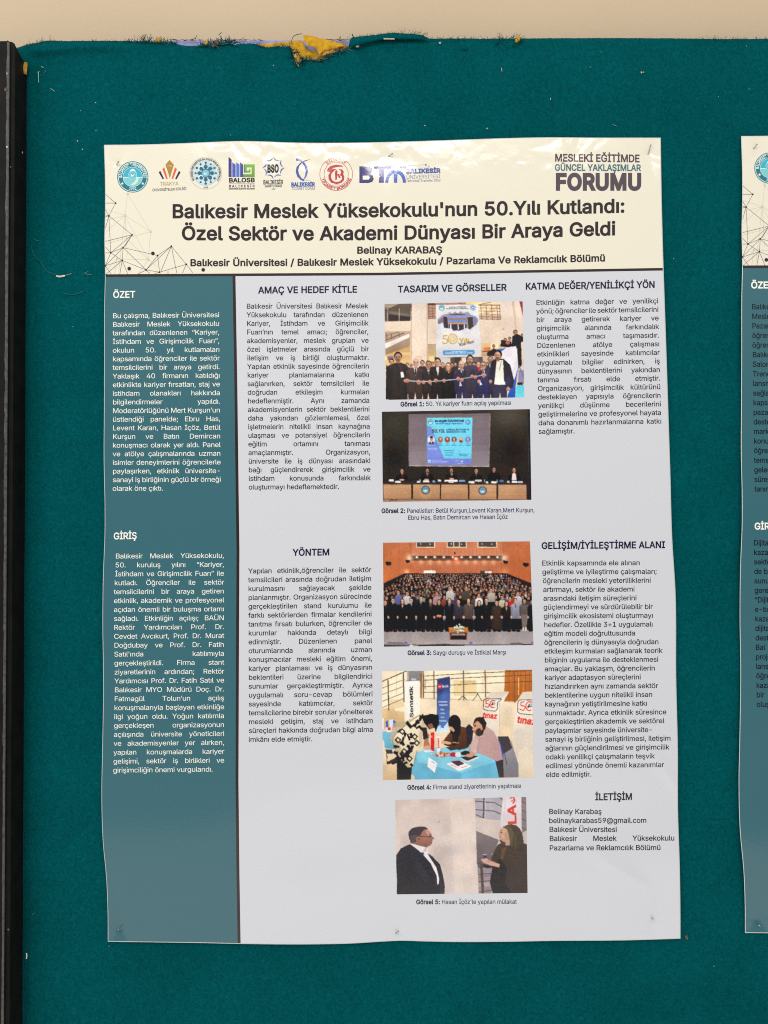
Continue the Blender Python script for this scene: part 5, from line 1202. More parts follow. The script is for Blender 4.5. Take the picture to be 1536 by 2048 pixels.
CREAM, SLATE, PALEB, DARK, INKB, NAVY, WHITE = (228, 222, 204), (61, 104, 114), (205, 207, 213), (52, 42, 42), (34, 30, 36), (32, 36, 60), (244, 244, 232)
PALE_W = (226, 226, 222)
def hline(u): return np.interp(u, [200, 209, 480, 760, 1050, 1328, 1370], [551.5, 551.2, 549.6, 548, 543, 538.4, 537.8])
def vline(v): return np.interp(v, [540, 553, 760, 1000, 1100, 1300, 1560, 1750, 1888], [467.8, 468, 471.6, 474.6, 476, 475, 474, 476, 478.3])
def tline(u): return smooth_interp(u, T_EDGE[:, 0], T_EDGE[:, 1]) + 1.6
def bline(u): return smooth_interp(u, B_EDGE[:, 0], B_EDGE[:, 1]) - 1.5

def make_sheet(ps, root):
    G = ps.coons(300, 430); g = G.reshape(-1, 2)
    o = mesh_obj('paper_sheet', ps.S(g[:, 0], g[:, 1]), grid_faces(430, 300), M_PRINT, root, np.tile(ink((206, 207, 206)), (len(g), 1)))
    md = o.modifiers.new('s', 'SOLIDIFY'); md.thickness = 0.00045; md.offset = -1
    le, re_ = (lambda v: ps.edge_u(v, 'l') + 1.2), (lambda v: ps.edge_u(v, 'r') - 1.8)
    ps.patch('header_band', tline, lambda u: hline(u) - 2.4, le, re_, 420, 110, CREAM, 0.00008, root)
    ps.patch('body_panel', lambda u: hline(u) + 2.4, bline, lambda v: vline(v) + 2.8, re_, 200, 340, PALEB, 0.00008, root)
    ps.patch('side_column', lambda u: hline(u) + 2.4, bline, le, lambda v: vline(v) - 2.8, 70, 340, SLATE, 0.00008, root)
    ps.patch('divider_line', lambda u: hline(u) - 2.6, lambda u: hline(u) + 2.6, le, re_, 200, 3, DARK, 0.00011, root)
    ps.patch('divider_line', lambda u: hline(u) + 2.5, bline, lambda v: vline(v) - 2.9, lambda v: vline(v) + 2.9, 3, 300, DARK, 0.00011, root)

LIFT = 0.00018
def network(ps, root):
    k = Ink()
    q = lambda x, y: (200 + x / 5.486, 280 + y / 5.486)
    nodes = dict(a=(170, 692), b=(97, 832), c=(352, 1040), d=(253, 1181), e=(118, 1237), f=(243, 1321), g=(57, 1380), h=(505, 1425), i=(653, 1450), j=(632, 1267), k=(782, 1165), l=(946, 1364))
    grey = dict(m=(302, 590), n=(275, 827), o=(555, 1005), p=(530, 1312), q=(745, 1450), r=(185, 1303))
    lg, dk = (206, 198, 182), (112, 106, 112)
    def ln(p0, p1, c, w): k.line(*q(*p0), *q(*p1), w, c)
    A = {**nodes, **grey}
    for s_ in ('mn', 'mo', 'no', 'np', 'op'): ln(A[s_[0]], A[s_[1]], lg, .7)
    for p0, p1 in ((grey['n'], (62, 760)), (grey['n'], (64, 1010)), (grey['n'], (64, 880)), (grey['n'], (205, 1440)), (grey['n'], (300, 1260)), (grey['o'], (62, 1140)), (grey['p'], (185, 1305)), (grey['p'], (640, 1400)), (grey['p'], (320, 1110)), (grey['r'], (62, 1440)), (grey['r'], (160, 1470)), (grey['p'], (420, 1465))): ln(p0, p1, lg, .7)
    for s_ in ('ab', 'bc', 'be', 'ce', 'cd', 'de', 'df', 'dg', 'dh', 'dj', 'ef', 'eg', 'fg', 'fh', 'hj', 'hk', 'hi', 'ij', 'jk', 'kl', 'il'): ln(A[s_[0]], A[s_[1]], dk, .75)
    for p0, p1 in (('a', (60, 597)), ('a', (58, 692)), ('b', (58, 765)), ('b', (58, 822)), ('b', (58, 842)), ('b', (58, 968)), ('c', (58, 1112)), ('e', (58, 1238)), ('e', (58, 1172)), ('f', (58, 1478)), ('f', (216, 1474)), ('f', (304, 1472)), ('g', (128, 1478)), ('h', (412, 1472)), ('h', (545, 1466)), ('k', (668, 1440)), ('k', (842, 1458)), ('l', (905, 1458)), ('l', (1018, 1455)), ('i', (600, 1466)), ('c', (270, 1170))): ln(A[p0], p1, dk, .75)
    for p in nodes.values(): k.disc(*q(*p), 1.75, (44, 40, 48), n=12)
    for p in grey.values(): k.disc(*q(*p), 2.2, (204, 198, 186), n=12)
    for p in ((580, 1244), (320, 1411), (1132, 1424)): k.disc(*q(*p), 3.6, (46, 42, 50), n=18)
    return k.build('network_pattern', ps, 0.00014, root)

def star(k, x, y, r, col):
    k.poly([(x + r * (1 if i % 2 == 0 else .42) * math.sin(math.pi * i / 5), y - r * (1 if i % 2 == 0 else .42) * math.cos(math.pi * i / 5)) for i in range(10)], col)
def blade(k, pts, col, c2=None): k.poly(pts, col, c2)

def crest_logo(ps, root):
    k = Ink(); x, y = 265.4, 353.8; T = (46, 116, 132); LT = (176, 224, 226)
    k.disc(x, y, 31.2, T, 29.6, n=56); k.disc(x, y, 29.6, (206, 232, 226), 28.4, n=56); k.disc(x, y, 28.4, T, 20, n=56); k.disc(x, y, 20, LT, 19.0, n=48)
    k.disc(x, y, 19.0, (62, 172, 192), 0, 180, 360, 30); k.disc(x, y, 19.0, (126, 196, 200), 0, 0, 180, 30)
    a = np.radians(np.linspace(0, 180, 20)); k.poly(np.stack([x + 12 * np.cos(a), y + 1.5 + 15 * np.sin(a)], 1), (206, 222, 206)); k.line(x - 19, y + 1, x + 19, y + 1, 1.1, (226, 240, 236))
    k.poly([(x - 6.4, y - 10.5), (x - 4, y - 14), (x, y - 16.5), (x + 4, y - 14.2), (x + 6.6, y - 10.8), (x, y - 12.2)], (240, 246, 232))
    k.disc(x, y - 4, 8.6, LT, 7.7, n=30); k.disc(x, y - 4, 7.7, (84, 176, 196), n=30); k.poly([(x - 4, y - 6.5), (x - .5, y - 3.4), (x + 4.5, y - 6.2), (x + .5, y - 1), (x - 2.6, y - .6)], (226, 242, 242)); k.disc(x, y - 4, 5.6, LT, 5.1, n=26)
    k.arc('BALIKESİR ÜNİVERSİTESİ', x, y, 22.0, 176, 364, 5.4, (228, 242, 236), .05); k.arc('1992', x, y, 26.6, 108, 72, 5.2, (214, 236, 232), .03, True)
    star(k, x - 20.8, y + 13.2, 3.2, WHITE); star(k, x + 20.2, y + 13.2, 3.2, WHITE)
    o = k.build('logo', ps, LIFT, root); o['label'] = 'round teal university crest'; return o

def logos(ps, root):
    q = lambda l, a=200, b=280, s_=4.267: [(a + x / s_, b + y / s_) for x, y in l]
    crest_logo(ps, root)
    k = Ink()
    GO, OR, NV = (170, 134, 62), (226, 96, 70), (48, 42, 66)
    k.poly(q([(593, 170), (630, 212), (612, 268), (596, 330), (578, 268), (558, 212)]), GO)
    for m in (-1, 1):
        f = lambda l: q([(594 + m * x, y) for x, y in l])
        k.poly(f([(46, 232), (62, 248), (30, 331), (16, 331)]), OR); k.poly(f([(80, 262), (93, 276), (60, 334), (47, 331)]), NV)
    k.fit('YEB', *q([(572, 228)])[0], *q([(614, 226)])[0], 2.8, (226, 206, 150))
    k.fit('TRAKYA', *q([(512, 391)])[0], *q([(670, 388)])[0], 7.6, (176, 148, 92)); k.fit('ÜNİVERSİTELER BİRLİĞİ', *q([(447, 438)])[0], *q([(738, 425)])[0], 4.9, (76, 70, 74), .02)
    k.build('logo', ps, LIFT, root)['label'] = 'gold, orange and navy fan logo'
    k = Ink(); x, y = 411.4, 346.3
    k.disc(x, y, 32.4, (172, 176, 176), 31.7, n=56); k.disc(x, y, 24.6, (150, 160, 166), 24.1, n=48); k.disc(x, y, 24.1, (186, 218, 224), n=48)
    k.disc(x + 6, y - 6, 14, (164, 206, 216), n=30)
    ND = (64, 96, 120)
    for i in range(12):
        a = 2 * math.pi * i / 12 - math.pi / 2; k.disc(x + 20.4 * math.cos(a), y + 20.8 * math.sin(a), 2.5 if i % 2 == 0 else 2.1, ND, n=14)
    for i in range(8):
        a = 2 * math.pi * i / 8 - math.pi / 2; X, Y = x + 12.6 * math.cos(a), y + 12.8 * math.sin(a); k.line(x, y, X, Y, 3.6, ND); k.disc(X, Y, 3.9, ND, n=18); b = a + (.26 if i % 2 else 0); k.line(X, Y, x + 20.4 * math.cos(b), y + 20.6 * math.sin(b), 1.3, ND)
    k.disc(x, y, 9.0, ND, n=26); k.disc(x, y, 7.2, (120, 186, 204), n=26); k.poly([(x - 4, y - 2.6), (x - .5, y + .8), (x + 4.4, y - 2), (x + .6, y + 2.6), (x - 2.6, y + 3)], (214, 236, 240))
    for i in (3, 5): a = math.pi * i / 4; k.disc(x + 13 * math.cos(a), y + 13 * math.sin(a), 5.4, (222, 234, 234), 3.6, 150, 330, 16)
    k.arc('BALIKESİR ÜNİVERSİTESİ BALIKESİR MESLEK YÜKSEKOKULU', x, y, 26.4, 148, 394, 3.7, (60, 66, 78), .05); k.arc('1975', x, y, 30.2, 99, 81, 3.0, (60, 66, 78), .04, True)
    k.build('logo', ps, LIFT, root)['label'] = 'round pale blue molecule crest'
    k = Ink(); dk = (52, 50, 62)
    k.poly(q([(1097, 143), (1123, 168), (1123, 316), (1097, 316)]), (64, 62, 128)); k.poly(q([(1129, 190), (1157, 210), (1157, 316), (1129, 316)]), (70, 92, 176)); k.poly(q([(1163, 190), (1190, 210), (1190, 316), (1163, 316)]), (76, 116, 200)); k.poly(q([(1196, 190), (1221, 210), (1221, 316), (1196, 316)]), (64, 72, 150))
    k.poly(q([(1228, 208), (1320, 208), (1320, 317), (1221, 317), (1221, 292), (1294, 292), (1294, 234), (1252, 234), (1252, 262), (1270, 262), (1270, 250), (1284, 250), (1284, 278), (1228, 278)]), (126, 176, 70), (100, 150, 62)); k.poly(q([(1228, 208), (1252, 208), (1252, 278), (1228, 278)]), (60, 120, 110))
    k.fit('BALOSB', *q([(1099, 361)])[0], *q([(1322, 359)])[0], 8.2, (46, 42, 46), .07); k.line(*q([(1098, 373)])[0], *q([(1321, 372)])[0], .6, (150, 120, 100)); k.fit('B A L I K E S İ R', *q([(1100, 404)])[0], *q([(1320, 402)])[0], 4.7, (56, 52, 56), .05); k.fit('ORGANİZE SANAYİ BÖLGESİ', *q([(1099, 422)])[0], *q([(1320, 421)])[0], 2.5, (56, 50, 50), .07)
    k.build('logo', ps, LIFT, root)['label'] = 'blue bars and green square spiral logo'
    Q = lambda l: q(l, 500, 280, 3.84)
    k = Ink(); x, y = 180, 214
    for i in range(8):
        a = 2 * math.pi * i / 8 - math.pi / 2; b = a + 2 * math.pi / 8; m = a + .32
        col = [(150, 130, 196), (84, 96, 176), (70, 90, 170), (96, 130, 200), (84, 104, 190), (100, 110, 190), (76, 96, 180), (70, 74, 150)][i]
        R = lambda r, t: (x + r * math.cos(t), y + r * 1.0 * math.sin(t))
        k.poly(Q([R(86, a), R(70, a + .22), R(66, m), R(76, b - .02), R(84, b), R(64, b - .16), R(57, m + .02), R(62, a + .1)]), col)
    k.fit('BSO', *Q([(133, 248)])[0], *Q([(222, 246)])[0], 14.6, (40, 38, 44), .09); k.fit('BALIKESİR', *Q([(102, 340)])[0], *Q([(254, 338)])[0], 8.2, (54, 52, 62), .045); k.fit('SANAYI ODASI', *Q([(113, 363)])[0], *Q([(246, 361)])[0], 4.6, (54, 52, 62), .04); k.fit('1951', *Q([(166, 382)])[0], *Q([(194, 382)])[0], 2.6, (70, 66, 76), .04)
    k.build('logo', ps, LIFT, root)['label'] = 'purple and blue star gear logo'
    k = Ink()
    k.poly(Q([(356, 134), (372, 140), (398, 152), (392, 164), (352, 158)]), (78, 84, 160)); k.poly(Q([(394, 158), (420, 176), (440, 208), (444, 246), (432, 284), (410, 308), (424, 270), (428, 236), (418, 200), (384, 160)]), (78, 88, 172), (90, 112, 190))
    k.poly(Q([(468, 148), (430, 154), (386, 176), (358, 206), (351, 244), (362, 280), (388, 306), (412, 318), (420, 306), (396, 292), (376, 262), (370, 232), (378, 200), (398, 176), (430, 160)]), (60, 64, 140), (84, 100, 180))
    k.fit('1926', *Q([(424, 314)])[0], *Q([(458, 314)])[0], 2.4, (84, 90, 150)); k.fit('BALIKESİR', *Q([(316, 356)])[0], *Q([(498, 355)])[0], 7.4, (50, 84, 160), .085); k.fit('TİCARET ODASI', *Q([(318, 384)])[0], *Q([(499, 382)])[0], 5.6, (84, 100, 150), .0)
    k.build('logo', ps, LIFT, root)['label'] = 'blue crossed ribbon logo'
    k = Ink(); RD = (186, 62, 70); x, y = 672.4, 348.2
    k.disc(x, y, 33.2, RD, 32.3, n=60); k.disc(x, y, 24.6, RD, 23.8, n=50)
    Z = lambda l: [(500 + a / 3.84, 280 + b / 3.84) for a, b in l]
    k.poly(Z([(590, 244), (598, 218), (622, 198), (660, 190), (706, 196), (716, 204), (672, 206), (640, 214), (626, 226), (612, 228), (602, 236)]), RD)
    k.poly(Z([(600, 246), (606, 234), (640, 222), (664, 226), (640, 240), (624, 262), (622, 290), (634, 312), (658, 324), (690, 318), (708, 300), (704, 278), (688, 268), (700, 254), (698, 236), (678, 224), (708, 226), (720, 244), (716, 262), (724, 282), (722, 308), (700, 330), (664, 338), (624, 328), (604, 302), (602, 270), (618, 244)]), RD)
    k.poly(Z([(652, 244), (664, 230), (672, 238), (668, 300), (656, 312)]), RD); k.poly(Z([(668, 262), (684, 262), (696, 290), (684, 292), (674, 274)]), RD); k.fit('1926', *Z([(648, 344)])[0], *Z([(680, 344)])[0], 1.8, RD)
    k.arc('BALIKESİR', x, y, 26.0, 226, 312, 5.6, RD, .02); k.arc('TİCARET BORSASI', x, y, 31.4, 163, 17, 5.6, RD, .05, True)
    k.build('logo', ps, LIFT, root)['label'] = 'round red trade exchange seal'
    k = Ink(); I1, I2 = (62, 58, 118), (76, 104, 190)
    k.poly(Z([(840, 202), (912, 203), (936, 216), (940, 242), (926, 260), (944, 272), (950, 300), (938, 322), (908, 330), (840, 330)]), I1)
    for l in ([(866, 226), (906, 226), (913, 238), (906, 250), (866, 250)], [(866, 274), (912, 274), (921, 289), (912, 304), (866, 304)]): k.poly(Z(l), (243, 234, 210))
    k.poly(Z([(952, 204), (1168, 202), (1168, 218), (1062, 222), (1062, 218), (1028, 220), (1028, 328), (990, 328), (990, 222), (952, 222)]), (66, 70, 140)); k.poly(Z([(1060, 204), (1122, 203), (1122, 216), (1060, 217)]), (220, 222, 222))
    for i in range(6): k.line(*Z([(1064 + i * 10, 204)])[0], *Z([(1064 + i * 10, 216)])[0], .9, (110, 120, 180))
    k.disc(500 + 1118 / 3.84, 280 + 328 / 3.84, 20.6, I2, 14.6, 180, 258, 18, 27); k.disc(500 + 1118 / 3.84, 280 + 328 / 3.84, 20.6, I2, 14.6, 282, 360, 18, 27); k.poly(Z([(1102, 232), (1134, 232), (1130, 328), (1106, 328)]), I2); k.poly(Z([(1172, 198), (1198, 198), (1198, 218), (1172, 218)]), (70, 84, 166))
    k.line(*Z([(1200, 197)])[0], *Z([(1345, 190)])[0], .7, (140, 160, 196)); k.line(*Z([(1200, 206)])[0], *Z([(1366, 208)])[0], .6, (160, 176, 204)); k.disc(*Z([(1350, 191)])[0], 2.0, (110, 124, 190), n=12); k.disc(*Z([(1373, 204)])[0], 1.9, (120, 130, 160), 1.3, n=12)
    k.fit('BALIKESİR', *Z([(1199, 256)])[0], *Z([(1462, 250)])[0], 8.2, (66, 84, 156), .09); k.fit('ÜNİVERSİTESİ', *Z([(1200, 298)])[0], *Z([(1462, 292)])[0], 7.2, (110, 124, 166), -.012); k.fit('Teknoloji Transfer Ofisi', *Z([(1198, 322)])[0], *Z([(1463, 318)])[0], 4.6, (100, 112, 160))
    k.build('logo', ps, LIFT, root)['label'] = 'indigo letter logo with arched bridge mark'
    k = Ink()
    k.fit('MESLEKİ EĞİTİMDE', 1109.6, 322.6, 1280, 324.2, 14.4, (84, 72, 80), .045); k.fit('GÜNCEL YAKLAŞIMLAR', 1109.6, 341.2, 1282, 341.8, 12.4, (66, 106, 118), .045); k.fit('FORUMU', 1110.8, 379, 1284.4, 378.8, 30.6, (84, 74, 82), .085)
    k.build('logo', ps, LIFT, root)['label'] = 'grey and teal three line forum lettering'

def one(ps, root, name, label, *args, **kw):
    k = Ink(); k.fit(*args, **kw); o = k.build(name, ps, LIFT, root)
    if label: o['label'] = label
    return o

BD = 0.055
def para(ps, root, label, lines, first, last, cap, col, ends=None, lefts=None, last_right=None, right0=None, rightN=None, slope=(0, 0), d=0.014):
    if col == WHITE: d = -0.004
    """first/last: (x, baseline y) of first and last line; right0/rightN: right edge; ends: ragged right ends"""
    k = Ink(); n = len(lines)
    xs = None
    if last_right: xs = (last_right - last[0]) / (natural(lines[-1], d) * cap)
    for i, t in enumerate(lines):
        w = i / (n - 1)
        xl = lefts[i] if lefts else first[0] * (1 - w) + last[0] * w
        yl = first[1] * (1 - w) + last[1] * w
        s_ = slope[0] * (1 - w) + slope[1] * w
        if ends: k.fit(t, xl, yl, ends[i], yl + s_ * (ends[i] - xl), cap, col, d)
        else:
            xr = right0 * (1 - w) + rightN * w
            if i == n - 1: k.fit(t, xl, yl, last_right, yl + s_ * (last_right - xl), cap, col, d)
            else: k.justify([x for x in t.split(' ') if x], xl, yl, xr, yl + s_ * (xr - xl), cap, xs, col, d)
    o = k.build('paragraph', ps, LIFT, root); o['label'] = label; return o

def photo_print(ps, root, img, tl, tr, bl, br, label):
    h, w, _ = img.shape
    a, b = np.linspace(0, 1, w)[None, :, None], np.linspace(0, 1, h)[:, None, None]
    tl, tr, bl, br = [np.array(p, float) for p in (tl, tr, bl, br)]
    g = (tl * (1 - a) + tr * a) * (1 - b) + (bl * (1 - a) + br * a) * b
    o = mesh_obj('printed_photo', ps.S(g[..., 0], g[..., 1], 0.00014).reshape(-1, 3), grid_faces(h, w), M_PRINT, root, ink(img.reshape(-1, 3)))
    o['label'] = label; return o

# ---- the whole poster
ps1 = Poster(0, 0, 40)
r1 = empty('poster', P(785, 1080, -0.004), 'laminated academic poster pinned whole in the middle of the teal board', 'poster', 'posters pinned to the board')
make_sheet(ps1, r1)
network(ps1, r1)
logos(ps1, r1)
TC = (50, 43, 44)
k = Ink()
k.fit("Balıkesir Meslek Yüksekokulu'nun 50.Yılı Kutlandı:", 343.5, 435.6, 1250.5, 424.4, 26.3, TC, .046, 433)
k.fit('Özel Sektör ve Akademi Dünyası Bir Araya Geldi', 363, 479.3, 1232, 469.6, 26.3, TC, .046, 478.6)
k.build('title', ps1, LIFT, r1)
one(ps1, r1, 'author_line', None, 'Belinay KARABAŞ', 713.5, 507, 885, 506.3, 13.2, TC, d=.05)
one(ps1, r1, 'affiliation_line', None, 'Balıkesir Üniversitesi / Balıkesir Meslek Yüksekokulu / Pazarlama Ve Reklamcılık Bölümü', 380, 532, 1211, 522.4, 13.2, TC, d=.05, ymid=529.6)
for t, x0, y0, x1, y1, cap, col, lb in (('ÖZET', 226, 595.6, 271, 595, 12.9, WHITE, 'white heading at the top of the slate column'), ('GİRİŞ', 227.2, 1078.6, 274, 1077.6, 13, WHITE, 'white heading in the middle of the slate column'),
        ('AMAÇ VE HEDEF KİTLE', 516.5, 586.7, 714.8, 585, 12.8, NAVY, 'navy heading over the second column'), ('TASARIM VE GÖRSELLER', 795.5, 584.8, 1013.5, 581, 12.8, NAVY, 'navy heading over the photo column'),
        ('KATMA DEĞER/YENİLİKÇİ YÖN', 1050.8, 579, 1310.4, 575.4, 12.8, NAVY, 'navy heading over the right column'), ('YÖNTEM', 585.6, 1111.4, 659.6, 1110.4, 12.8, NAVY, 'navy heading half way down the second column'),
        ('GELİŞİM/İYİLEŞTİRME ALANI', 1083, 1097.8, 1330.6, 1095.8, 12.8, NAVY, 'navy heading half way down the right column'), ('İLETİŞİM', 1190.6, 1600.3, 1265, 1599.6, 13, INKB, 'dark heading of the contact block')):
    one(ps1, r1, 'heading', lb, t, x0, y0, x1, y1, cap, col, d=.03 if col == WHITE else .045)
CAP = 9.75
para(ps1, r1, 'white summary text in the slate column', ['Bu çalışma, Balıkesir Üniversitesi', 'Balıkesir Meslek Yüksekokulu', 'tarafından düzenlenen “Kariyer,', 'İstihdam ve Girişimcilik Fuarı”,', 'okulun 50. yıl kutlamaları', 'kapsamında öğrenciler ile sektör', 'temsilcilerini bir araya getirdi.', 'Yaklaşık 40 firmanın katıldığı', 'etkinlikte kariyer fırsatları, staj ve', 'istihdam olanakları hakkında', 'bilgilendirmeler yapıldı.', 'Moderatörlüğünü Mert Kurşun’un', 'üstlendiği panelde; Ebru Has,', 'Levent Karan, Hasan İçöz, Betül', 'Kurşun ve Batın Demircan', 'konuşmacı olarak yer aldı. Panel', 've atölye çalışmalarında uzman', 'isimler deneyimlerini öğrencilerle', 'paylaşırken, etkinlik üniversite-', 'sanayi iş birliğinin güçlü bir örneği', 'olarak öne çıktı.'],
     (225, 636.4), (225, 981.6), CAP, WHITE, None, None, 326.6, 438.6, 442, (-.010, -.004))
gl = np.interp(np.arange(25), [0, 1, 2, 3, 4, 8, 11, 15, 17, 21, 24], [230.7, 230, 229.7, 228.5, 227.4, 227.4, 228, 228.7, 228, 227, 226])
para(ps1, r1, 'white introduction text low in the slate column', ['Balıkesir Meslek Yüksekokulu,', '50. kuruluş yılını “Kariyer,', 'İstihdam ve Girişimcilik Fuarı” ile', 'kutladı. Öğrenciler ile sektör', 'temsilcilerini bir araya getiren', 'etkinlik, akademik ve profesyonel', 'açıdan önemli bir buluşma ortamı', 'sağladı. Etkinliğin açılışı; BAÜN', 'Rektör Yardımcıları Prof. Dr.', 'Cevdet Avcıkurt, Prof. Dr. Murat', 'Doğdubay ve Prof. Dr. Fatih', "Satıl'ında katılımıyla", 'gerçekleştirildi. Firma stant', 'ziyaretlerinin ardından; Rektör', 'Yardımcısı Prof. Dr. Fatih Satıl ve', 'Balıkesir MYO Müdürü Doç. Dr.', 'Fatmagül Tolun’un açılış', 'konuşmalarıyla başlayan etkinliğe', 'ilgi yoğun oldu. Yoğun katılımla', 'gerçekleşen organizasyonun', 'açılışında üniversite yöneticileri', 've akademisyenler yer alırken,', 'yapılan konuşmalarda kariyer', 'gelişimi, sektör iş birlikleri ve', 'girişimciliğin önemi vurgulandı.'],
     (230.7, 1117), (226, 1545.2), CAP, WHITE, None, list(gl), 426, 448.2, 448.6, (-.006, -.010))
para(ps1, r1, 'dark text on aims, top of the second column', ['Balıkesir Üniversitesi Balıkesir Meslek', 'Yüksekokulu tarafından düzenlenen', 'Kariyer, İstihdam ve Girişimcilik', 'Fuarı’nın temel amacı; öğrenciler,', 'akademisyenler, meslek grupları ve', 'özel işletmeler arasında güçlü bir', 'iletişim ve iş birliği oluşturmaktır.', 'Yapılan etkinlik sayesinde öğrencilerin', 'kariyer planlamalarına katkı', 'sağlanırken, sektör temsilcileri ile', 'doğrudan etkileşim kurmaları', 'hedeflenmiştir. Aynı zamanda', 'akademisyenlerin sektör beklentilerini', 'daha yakından gözlemlemesi, özel', 'işletmelerin nitelikli insan kaynağına', 'ulaşması ve potansiyel öğrencilerin', 'eğitim ortamını tanıması', 'amaçlanmıştır. Organizasyon,', 'üniversite ile iş dünyası arasındaki', 'bağı güçlendirerek girişimcilik ve', 'istihdam konusunda farkındalık', 'oluşturmayı hedeflemektedir.'],
     (492.7, 617.3), (497.2, 979), CAP, INKB, None, None, 678.8, 736.4, 741.6, (-.003, -.006))
para(ps1, r1, 'dark text on method, lower second column', ['Yapılan etkinlik,öğrenciler ile sektör', 'temsilcileri arasında doğrudan iletişim', 'kurulmasını sağlayacak şekilde', 'planlanmıştır. Organizasyon sürecinde', 'gerçekleştirilen stand kurulumu ile', 'farklı sektörlerden firmalar kendilerini', 'tanıtma fırsatı bulurken, öğrenciler de', 'kurumlar hakkında detaylı bilgi', 'edinmiştir. Düzenlenen panel', 'oturumlarında alanında uzman', 'konuşmacılar mesleki eğitim önemi,', 'kariyer planlaması ve iş dünyasının', 'beklentileri üzerine bilgilendirici', 'sunumlar gerçekleştirmiştir. Ayrıca', 'uygulamalı soru-cevap bölümleri', 'sayesinde katılımcılar, sektör', 'temsilcilerine birebir sorular yönelterek', 'mesleki gelişim, staj ve istihdam', 'süreçleri hakkında doğrudan bilgi alma', 'imkânı elde etmiştir.'],
     (496, 1146.8), (497.2, 1483.8), CAP, INKB, None, None, 625.2, 742.6, 746.4, (-.011, -.010))
para(ps1, r1, 'dark text on added value, top of the right column', ['Etkinliğin katma değer ve yenilikçi', 'yönü; öğrenciler ile sektör temsilcilerini', 'bir araya getirerek kariyer ve', 'girişimcilik alanında farkındalık', 'oluşturma amacı taşımasıdır.', 'Düzenlenen atölye çalışması', 'etkinlikleri sayesinde katılımcılar', 'uygulamalı bilgiler edinirken, iş', 'dünyasının beklentilerini yakından', 'tanıma fırsatı elde etmiştir.', 'Organizasyon, girişimcilik kültürünü', 'destekleyen yapısıyla öğrencilerin', 'yenilikçi düşünme becerilerini', 'geliştirmelerine ve profesyonel hayata', 'daha donanımlı hazırlanmalarına katkı', 'sağlamıştır.'],
     (1071.8, 610), (1076.8, 867.7), CAP, INKB, None, None, 1149.8, 1316.6, 1323.5, (-.015, -.014))
ge = [885, 1020, 972, 842, 858, 987, 990, 988, 847, 1035, 1065, 1032, 1006, 892, 1030, 985, 942, 1097, 1080, 988, 1132, 1120, 1003, 1078, 495]
gll = [95, 98, 102, 105, 107, 108, 110, 112, 113, 114, 115, 117, 117, 118, 119, 119, 119, 119, 120, 121, 121, 123, 125, 126, 127]
para(ps1, r1, 'dark text on development, lower right column', ['Etkinlik kapsamında ele alınan', 'geliştirme ve iyileştirme çalışmaları;', 'öğrencilerin mesleki yeterliliklerini', 'artırmayı, sektör ile akademi', 'arasındaki iletişim süreçlerini', 'güçlendirmeyi ve sürdürülebilir bir', 'girişimcilik ekosistemi oluşturmayı', 'hedefler. Özellikle 3+1 uygulamalı', 'eğitim modeli doğrultusunda', 'öğrencilerin iş dünyasıyla doğrudan', 'etkileşim kurmaları sağlanarak teorik', 'bilginin uygulama ile desteklenmesi', 'amaçlar. Bu yaklaşım, öğrencilerin', 'kariyer adaptasyon süreçlerini', 'hızlandırırken aynı zamanda sektör', 'beklentilerine uygun nitelikli insan', 'kaynağının yetiştirilmesine katkı', 'sunmaktadır. Ayrıca etkinlik süresince', 'gerçekleştirilen akademik ve sektörel', 'paylaşımlar sayesinde üniversite-', 'sanayi iş birliğinin geliştirilmesi, iletişim', 'ağlarının güçlendirilmesi ve girişimcilik', 'odaklı yenilikçi çalışmaların teşvik', 'edilmesi yönünde önemli kazanımlar', 'elde edilmiştir.'],
     (1083.7, 1131), (1091.6, 1554), CAP, INKB, [1060 + e / 4.016 for e in ge], [1060 + e / 4.016 for e in gll], slope=(-.004, -.010))
k = Ink()
for t, x0, y0, x1, y1 in (('Belinay Karabaş', 1097.7, 1628.1, 1203.7, 1628), ('belinaykarabas59@gmail.com', 1097.7, 1646.2, 1293.5, 1645.6), ('Balıkesir Üniversitesi', 1098.3, 1663.8, 1234.2, 1664), ('Pazarlama ve Reklamcılık Bölümü', 1098.6, 1700.8, 1321.8, 1700)):
    k.fit(t, x0, y0, x1, y1, 10.1, INKB, .02)
xs_ = (1234.2 - 1098.3) / (natural('Balıkesir Üniversitesi', .02) * 10.1)
k.justify(['Balıkesir', 'Meslek', 'Yüksekokulu'], 1098.4, 1682.2, 1349.2, 1681, 10.1, xs_, INKB, .02)
o = k.build('paragraph', ps1, LIFT, r1); o['label'] = 'contact lines near the lower right corner'
CC = (50, 56, 84)
for t, x0, y0, x1, y1 in (('Görsel 1: 50. Yıl kariyer fuarı açılış yapılması', 800.6, 812.9, 1022.4, 809.5), ('Görsel 3: Saygı duruşu ve İstiklal Marşı', 814.8, 1310, 1012.4, 1308.8), ('Görsel 4: Firma stand ziyaretlerinin yapılması', 814.2, 1579.4, 1042.2, 1575.8), ("Görsel 5: Hasan İçöz'le yapılan mülakat", 832, 1808.3, 1033.5, 1807.6)):
    one(ps1, r1, 'caption', 'caption under the photo numbered ' + t[7], t, x0, y0, x1, y1, 8.7, CC, d=.015, bold_to=9, bcol=NAVY)
k = Ink(); k.fit('Görsel 2: Panelistler: Betül Kurşun,Levent Karan,Mert Kurşun,', 762.6, 1026, 1069.3, 1024.4, 8.7, CC, .015, bold_to=9, bcol=NAVY); k.fit('Ebru Has, Batın Demircan ve Hasan İçöz', 815.8, 1039.7, 1016, 1037.6, 8.7, CC, .015)
o = k.build('caption', ps1, LIFT, r1); o['label'] = 'two line caption under the photo numbered 2'
